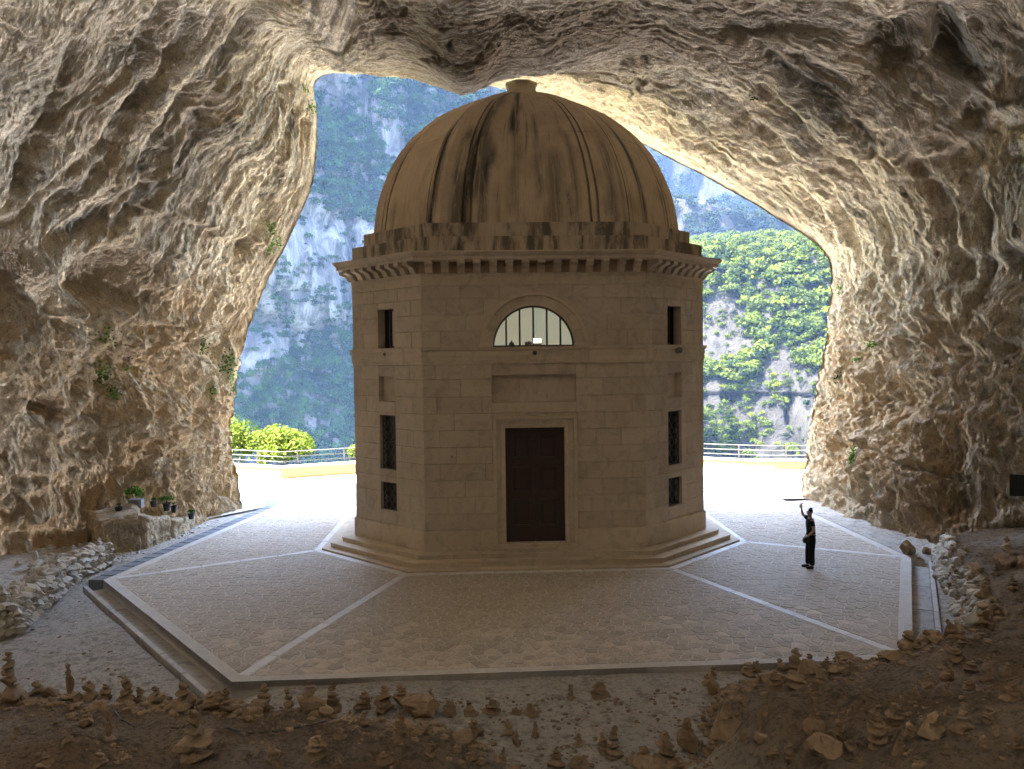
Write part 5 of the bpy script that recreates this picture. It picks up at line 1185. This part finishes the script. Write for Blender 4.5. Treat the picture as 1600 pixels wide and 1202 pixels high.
for k, (a, b, Y, w2, h2, lb, bw, mt_, bx) in enumerate(POTS):
    P = pyy(a, b, Y); z = top_hit(P[0], P[1]); PT.append((pot(a, b, Y, w2, h2, lb, bw, seed=700+k, mat=mt_, box=bx), z))
for t_, z in PT: t_.location.z = z-.01 if .25 < z < 1.6 else t_.location.z

# ------------------------------------------------------------------ plants rooted in the cave walls
def wall_plant(px, py, sp_, n, label, mat='leafpot', seed=0, leaf=.07, drop=0.0):
    P, N = on_wall(px, py); t = thing('wall_plant', label, 'plant', tuple(P), 0, None); r = np.random.RandomState(seed+900); m = ((P-CAM)@FW)/FPX; s = sp_*m
    if N@(CAM-P) < 0: N = -N
    a = np.cross(N, [0, 0, 1.]); a /= np.linalg.norm(a)+1e-9; b = np.cross(a, N); k = r.normal(0, .5, (n, 2)); k[:, 1] = k[:, 1]*(1+drop)-drop*.5
    c = a*(k[:, :1]*s*.55)+b*(k[:, 1:]*s*.7)+N*(r.uniform(.02, .16, (n, 1)))
    nr = N+r.normal(size=(n, 3))*.6; nr /= np.linalg.norm(nr, axis=1)[:, None]; t1 = np.cross(nr, r.normal(size=(n, 3))); t1 /= np.linalg.norm(t1, axis=1)[:, None]; b1 = np.cross(nr, t1); sz = leaf*r.uniform(.6, 1.2, (n, 1))
    q = np.stack([c-t1*sz, c-b1*sz*.7, c+t1*sz, c+b1*sz*.7], 1); link('leaves', leafmesh(q, np.clip(r.normal(.6, .3, n), 0, 1)), M[mat], t)
    for i in range(4):
        e = c[r.randint(n)]; link('stem', tubemesh([tuple(-N*.05), tuple(e*.5+N*.04), tuple(e)], .006, 5), M['door'], t)
WP = [(166, 528, 26, 40, 'sparse yellow-green creeper high in the hollow of the left wall', 'leafpot', 1), (162, 580, 30, 60, 'trailing creeper in the middle of the hollow in the left wall', 'leafpot', 2), (178, 612, 24, 50, 'lowest tip of creeper hanging in the left hollow', 'leafpot', 3), (205, 566, 16, 22, 'small leafy sprig right of the creeper on the left wall', 'leafpot', 4),
      (319, 541, 18, 50, 'dark green tuft under the small ledge near the left jamb', 'leafdark', 5), (361, 565, 24, 90, 'dense dark green tuft on the left jamb', 'leafdark', 6), (366, 592, 16, 40, 'small tuft below the dense one on the left jamb', 'leafpot', 7), (338, 610, 14, 24, 'wispy plant left of the small tuft on the jamb', 'leafpot', 8), (367, 607, 12, 24, 'lowest tuft on the left jamb edge', 'leafdark', 13),
      (425, 358, 20, 34, 'upright leafy sprig on the left jamb beside the view of the cliff', 'leafpot', 9), (430, 382, 22, 50, 'leafy sprig at the angle of the left jamb', 'leafpot', 10), (478, 140, 14, 22, 'small ivy sprig where roof meets the left jamb', 'leafpot', 11), (488, 168, 16, 34, 'ivy sprays just under the roof at the left jamb', 'leafpot', 12),
      (1327, 714, 24, 130, 'bright green fern tuft low on the right jamb', 'leafpot', 14), (1362, 536, 16, 60, 'mossy tuft under the shelf of the right wall', 'leafpot', 15), (1308, 452, 14, 30, 'small moss tuft at the right jamb edge', 'leafpot', 16), (1336, 562, 12, 26, 'tiny plant below the mossy tuft on the right wall', 'leafpot', 17), (1308, 592, 14, 26, 'faint plant low on the right jamb', 'leafdark', 18), (1175, 150, 14, 22, 'yellow-green sprig on the roof right of the dome', 'leafyel', 19), (1274, 392, 12, 30, 'green fringe at the lip above the sunlit woods', 'leafpot', 20)]
for (a, b, c, d, lb, mt_, sd2) in WP: wall_plant(a, b, c, d, lb, mt_, sd2, .05 if c < 20 else .06, .4 if 'creeper' in lb else 0)

# ------------------------------------------------------------------ bushes beyond the railing
M['bark'] = mat_plain('grey_bark', (.10, .08, .06), .9, .2)
def shrub(px, pyb, Y, rad_px, zb, n, leaf, label, mat, seed, sx=1.0, flat=.85):
    P = pyy(px, pyb, Y); m = (P-CAM)@FW/FPX; t = thing('leafy_tree', label, 'tree', (P[0], P[1], zb), 0, None); R1 = rad_px*m; zc = P[2]-zb
    link('trunk', tubemesh([(0, 0, -.3), (.05, 0, zc*.4), (0, .05, zc)], [.12, .09, .05], 7), M['bark'], t)
    for k in range(6):
        an = k*1.05; link('limb', tubemesh([(0, 0, zc*.45), (R1*.3*math.cos(an), R1*.3*math.sin(an), zc*.8), (R1*.6*math.cos(an), R1*.6*math.sin(an), zc+R1*.25)], [.06, .04, .02], 5), M['bark'], t)
    q, tn = crown_proto(n, seed, leaf, flat); q = q*R1*np.array([sx, 1, 1])+np.array([0, 0, zc]); link('crown', leafmesh(q, tn), M[mat], t)
shrub(438, 712, 21.2, 66, -2.6, 5200, .10, 'rounded yellow-green tree behind the railing left of the chapel', 'leafyel', 801)
shrub(362, 706, 21.5, 44, -2.6, 2600, .12, 'pale green tree half hidden by the left cave jamb', 'leafyel', 802, 1, 1.5)
shrub(556, 712, 22.0, 20, -2.4, 900, .2, 'sprig of yellow-green tree showing beside the chapel wall', 'leafyel', 803, 1, 1.1)
shrub(1213, 722, 19.4, 9, -.6, 300, .3, 'tiny pale plant behind the railing right of the chapel', 'leafyel', 804)

# ------------------------------------------------------------------ fittings on the chapel
M['lamp'] = mat_plain('lit_lamp', (.9, .88, .8)); M['lamp'].node_tree.nodes['Principled BSDF'].inputs['Emission Color'].default_value = (1, .97, .9, 1); M['lamp'].node_tree.nodes['Principled BSDF'].inputs['Emission Strength'].default_value = .10
M['housing'] = mat_plain('grey_lamp_housing', (.16, .14, .12), .6, .4)
t = thing('floodlight', 'small lit floodlight on the ledge in front of the arched window', 'lamp', (.10, -.02, 6.215)); link('bracket', boxmesh(-.10, .10, -.05, .05, 0, .07, .01), M['housing'], t); link('housing', boxmesh(-.13, .13, .0, .07, .06, .24, .015), M['housing'], t); link('lens', boxmesh(-.11, .11, -.012, -.002, .10, .23, .004), M['lamp'], t)
t = thing('floodlight', 'dark boxy lamp housing left beside the lit floodlight', 'lamp', (-.14, -.02, 6.215)); link('housing', boxmesh(-.12, .08, -.04, .05, 0, .13, .015), M['housing'], t); link('bracket', boxmesh(-.03, .03, -.05, .04, .13, .15), M['housing'], t)
def lathe(pr, nn=16): 
    V = [(a*math.cos(6.2832*k/nn), a*math.sin(6.2832*k/nn), b) for a, b in pr for k in range(nn)]; return mesh(V, [(i*nn+k, i*nn+(k+1) % nn, (i+1)*nn+(k+1) % nn, (i+1)*nn+k) for i in range(len(pr)-1) for k in range(nn)])
t = thing('bell_lamp', 'little dark bell-shaped lamp on the ledge at the left of the arched window', 'lamp', (-.64, -.03, 6.215)); link('dome', lathe([(.085, 0), (.085, .04), (.075, .09), (.045, .13), (.0, .15)]), M['iron'], t); link('finial', lathe([(.012, .14), (.018, .16), (.0, .19)], 8), M['iron'], t)
def disc_fit(nm, u, z, r, label, mat='iron', d0=.06, ln=.03, name='wall_fitting', cat='fitting'):
    a, d, n, L_ = face_tf(nm); p = a+d*u+n*d0; o = link(name, lathe([(0, 0), (r, 0), (r, ln*.6), (r*.8, ln), (0, ln)], 18), M[mat]); o.location = (p[0], p[1], z); o.rotation_euler = Vector((n[0], n[1], 0)).to_track_quat('Z', 'Y').to_euler(); tag(o, label, cat); return o
disc_fit('front', 3.22, 6.03, .065, 'dark round fitting on the string course under the arched window'); disc_fit('left_front', 1.66, 6.05, .05, 'small dark fitting on the string course of the left oblique face')
o = disc_fit('right_front', 1.66, 6.06, .10, 'dark spotlight on the string course of the right oblique face', 'housing', .05, .16, 'spotlight', 'lamp')
disc_fit('front', .80, 3.07, .035, 'tiny pale round disc on the plain wall left of the door', 'cap', .0, .02)  # small pale disc set flat on the wall
# sign on the right wall
P, N = on_wall(1590, 758); t = thing('wall_sign', 'dark rectangular board fixed to the cave wall at the right picture edge', 'sign', tuple(P+(CAM-P)/np.linalg.norm(CAM-P)*.35), R_(-28)); m = ((P-CAM)@FW)/FPX
M['board'] = mat_plain('dark_painted_board', (.03, .032, .028), .6, .3); link('board', boxmesh(-.26, .40, -.02, .02, -.32, .32, .006), M['board'], t); [link('batten', boxmesh(s-.02, s+.02, .02, .3, -.3, .3), M['door'], t) for s in (-.18, .3)]
# tea lights left on the stones
for (a, b, lb) in ((197, 1094, 'white tea light shining among the stones of the left bank'), (1146, 1112, 'white tea light beside the big corner cairn'), (892, 1076, 'white paper tucked on the slim cairn in the path'), (1273, 1040, 'white tea light between cairns on the right bank')):
    x, y, z = on_ground(a, b); t = thing('tea_light', lb, 'candle', (x, y, z+.01)); link('cup', lathe([(.0, 0), (.035, 0), (.038, .04), (.034, .04), (.033, .03), (0, .03)], 12), M['cap'], t); link('wick', lathe([(.004, .03), (.003, .05), (0, .052)], 6), M['iron'], t)
# cable on the earth of the left bank
def cable(pts, label):
    P = []
    for i in range(len(pts)-1):
        for f in np.linspace(0, 1, 8, endpoint=False): P.append((pts[i][0]*(1-f)+pts[i+1][0]*f, pts[i][1]*(1-f)+pts[i+1][1]*f))
    Q = [on_ground(*p) for p in P]; o = link('cable', tubemesh([(x, y, z+.02) for x, y, z in Q], .012, 6), M['iron']); tag(o, label, 'cable')
cable([(178, 1112), (190, 1128), (215, 1140), (245, 1144), (272, 1140)], 'black cable curving over the earth below the left cairn row'); cable([(355, 1140), (385, 1148), (430, 1146), (475, 1138), (515, 1128)], 'black cable snaking right below the middle of the left cairn row')

# ------------------------------------------------------------------ the visitor
M['skin'] = mat_plain('skin', (.42, .26, .18), .55, .4, 0, None, .05); M['shirt'] = mat_plain('black_cotton', (.018, .018, .02), .9, .2); M['trous'] = mat_plain('black_trousers', (.014, .015, .02), .85, .2); M['hair'] = mat_plain('dark_brown_hair', (.022, .014, .010), .5, .5, 0, .01); M['shoe'] = mat_plain('dark_shoes', (.02, .018, .016), .6, .4)
VP = np.array([7.46, -1.42, .004]); per = thing('person', 'person in black T-shirt and black trousers holding a phone up to photograph the chapel', 'person', tuple(VP), R_(-8))
def skin(name, J, E, mat, parent, root=0, sub=2):
    me = bpy.data.meshes.new(name); me.from_pydata([j[:3] for j in J], E, []); me.update(); o = link(name, me, mat, parent); sm_ = o.modifiers.new('skin', 'SKIN'); sm_.use_smooth_shade = True
    for v, j in zip(me.skin_vertices[0].data, J): v.radius = (j[3], j[4] if len(j) > 4 else j[3]); v.use_root = False
    me.skin_vertices[0].data[root].use_root = True; s2 = o.modifiers.new('sub', 'SUBSURF'); s2.levels = sub; s2.render_levels = sub; return o
# x forward is -x ; y- is towards the camera
J = [(0.02, 0, .92, .115, .15), (.02, 0, 1.04, .10, .125), (0.0, 0, 1.20, .115, .15), (0.0, 0, 1.33, .09, .13), (.0, 0, 1.40, .05), (-.01, 0, 1.46, .052), (-.02, 0, 1.53, .085, .075), (-.02, 0, 1.61, .078, .07),
     (.02, -.09, .86, .092), (.0, -.10, .48, .062), (.03, -.10, .12, .042), (.02, -.10, .05, .04), (-.12, -.11, .035, .034),
     (.01, .09, .86, .092), (-.04, .10, .48, .062), (-.04, .10, .12, .042), (-.05, .10, .05, .04), (-.19, .11, .035, .034),
     (.0, -.17, 1.335, .052), (.045, -.205, 1.08, .040), (-.10, -.16, .92, .028), (-.15, -.14, .885, .024),
     (.0, .16, 1.335, .052), (-.13, .25, 1.42, .040), (-.19, .17, 1.60, .028), (-.20, .15, 1.645, .024)]
E = [(0, 1), (1, 2), (2, 3), (3, 4), (4, 5), (5, 6), (6, 7), (0, 8), (8, 9), (9, 10), (10, 11), (11, 12), (0, 13), (13, 14), (14, 15), (15, 16), (16, 17), (3, 18), (18, 19), (19, 20), (20, 21), (3, 22), (22, 23), (23, 24), (24, 25)]
skin('body', J, E, M['skin'], per)
g_ = lambda i, a=1.0: (J[i][0], J[i][1], J[i][2], J[i][3]*a, (J[i][4] if len(J[i]) > 4 else J[i][3])*a)
def mixp(i, j, f, r): return tuple(J[i][k]*(1-f)+J[j][k]*f for k in range(3))+(r,)
skin('shirt', [(.02, 0, .79, .135, .170), g_(1, 1.22), g_(2, 1.16), g_(3, 1.12), g_(18, 1.35), mixp(18, 19, .62, .060), g_(22, 1.35), mixp(22, 23, .75, .056), (0, 0, 1.375, .075)], [(0, 1), (1, 2), (2, 3), (3, 4), (4, 5), (3, 6), (6, 7), (3, 8)], M['shirt'], per)
skin('trousers', [(.01, 0, .97, .088, .115), (.03, -.09, .82, .112), (.01, -.10, .48, .085), (.03, -.10, .08, .072), (.02, .09, .82, .112), (-.03, .10, .48, .085), (-.04, .10, .08, .072)], [(0, 1), (1, 2), (2, 3), (0, 4), (4, 5), (5, 6)], M['trous'], per)
for y_, x_ in ((-.105, .02), (.105, -.05)): skin('shoe', [(x_+.05, y_, .05, .048), (x_-.05, y_, .045, .045), (x_-.16, y_, .035, .036)], [(0, 1), (1, 2)], M['shoe'], per, 0)
hr = skin('hair', [(.025, 0, 1.50, .06), (.03, 0, 1.57, .082, .085), (.0, 0, 1.635, .072, .075), (.045, 0, 1.67, .042)], [(0, 1), (1, 2), (1, 3)], M['hair'], per, 1)
fc = link('nose', mesh([(-.10, 0, 1.575), (-.098, -.013, 1.535), (-.098, .013, 1.535), (-.122, 0, 1.54)], [(0, 1, 3), (0, 3, 2), (1, 2, 3)]), M['skin'], per)
for s in (-1, 1):
    e = link('eye', lathe([(0, 0), (.010, .002), (.010, .006), (0, .008)], 8), M['hair'], per); e.location = (-.094, s*.028, 1.572); e.rotation_euler = (0, R_(-90), 0)
    e = link('ear', lathe([(0, 0), (.024, .004), (.026, .010), (0, .012)], 8), M['skin'], per); e.location = (-.01, s*.070, 1.555); e.rotation_euler = (R_(90)*-s, 0, 0)
mo = link('mouth', boxmesh(-.099, -.094, -.02, .02, 1.508, 1.514), M['door'], per)
def hand(P0, dirv, side, curl, parent):
    d = Vector(dirv).normalized(); up = Vector(side).normalized(); nrm = d.cross(up).normalized(); P0 = Vector(P0); bmV = []; bmF = []
    def add(me):
        o = len(bmV); bmV.extend([v.co.copy() for v in me.vertices]); bmF.extend([tuple(i+o for i in p.vertices) for p in me.polygons]); bpy.data.meshes.remove(me)
    add(tubemesh([P0-d*.02, P0+d*.03, P0+d*.075], [.022, .034, .034], 8))
    for k, (ln, of) in enumerate(((.068, -.027), (.078, -.009), (.072, .009), (.055, .026))):
        b = P0+d*.07+up*of; add(tubemesh([b, b+d*ln*.45+nrm*curl*.010, b+d*ln*.75+nrm*curl*.035, b+d*ln*.85+nrm*curl*.06], [.0095, .009, .008, .006], 6))
    b = P0+d*.02-up*.03; add(tubemesh([b, b-up*.025+d*.02, b-up*.03+d*.05+nrm*curl*.02], [.011, .010, .007], 6))
    return link('hand', mesh(bmV, bmF), M['skin'], parent, True)
hand((-.15, -.14, .885), (-.8, .1, -.5), (0, 1, .1), 1, per); hand((-.20, .15, 1.645), (-.1, -.15, 1), (0, 1, .1), -1, per)
M['phone'] = mat_plain('black_phone', (.015, .015, .018), .25, .5)
ph = link('mobile_phone', boxmesh(-.005, .005, -.038, .038, -.078, .078, .003), M['phone']); ph.location = tuple(VP+np.array([-.245, .12, 1.725])); ph.rotation_euler = (0, R_(8), R_(-14)); tag(ph, 'black mobile phone held up by the person in black', 'phone')
M['bag'] = mat_plain('dark_bag_leather', (.05, .038, .026), .6, .4)
bgt = thing('shoulder_bag', 'small dark shoulder bag at the waist of the person in black', 'bag', tuple(VP+np.array([-.17, -.16, .80]))); link('pouch', boxmesh(-.09, .07, -.05, .05, -.07, .09, .025), M['bag'], bgt); link('flap', boxmesh(-.095, .075, -.055, -.048, .0, .092, .006), M['bag'], bgt); link('strap', tubemesh([(-.05, .02, .08), (.03, .0, .28), (.19, -.03, .52), (.23, .10, .58), (.28, .26, .45), (.26, .24, .2)], .010, 5), M['bag'], bgt)
# ------------------------------------------------------------------ air
hz_m = bpy.data.materials.new('haze_air'); hz_m.use_nodes = True; t = hz_m.node_tree; t.nodes.clear(); ho = t.nodes.new('ShaderNodeOutputMaterial'); pv = t.nodes.new('ShaderNodeVolumePrincipled')
pv.inputs['Color'].default_value = (.28, .46, .85, 1); pv.inputs['Density'].default_value = .00007; pv.inputs['Anisotropy'].default_value = .0; t.links.new(pv.outputs[0], ho.inputs['Volume'])
hz_o = link('haze', boxmesh(-620, 620, -60, 1100, -76, 340), hz_m); tag(hz_o, 'thin blue haze filling the gorge between the cave and the mountains', 'haze', None, 'stuff')
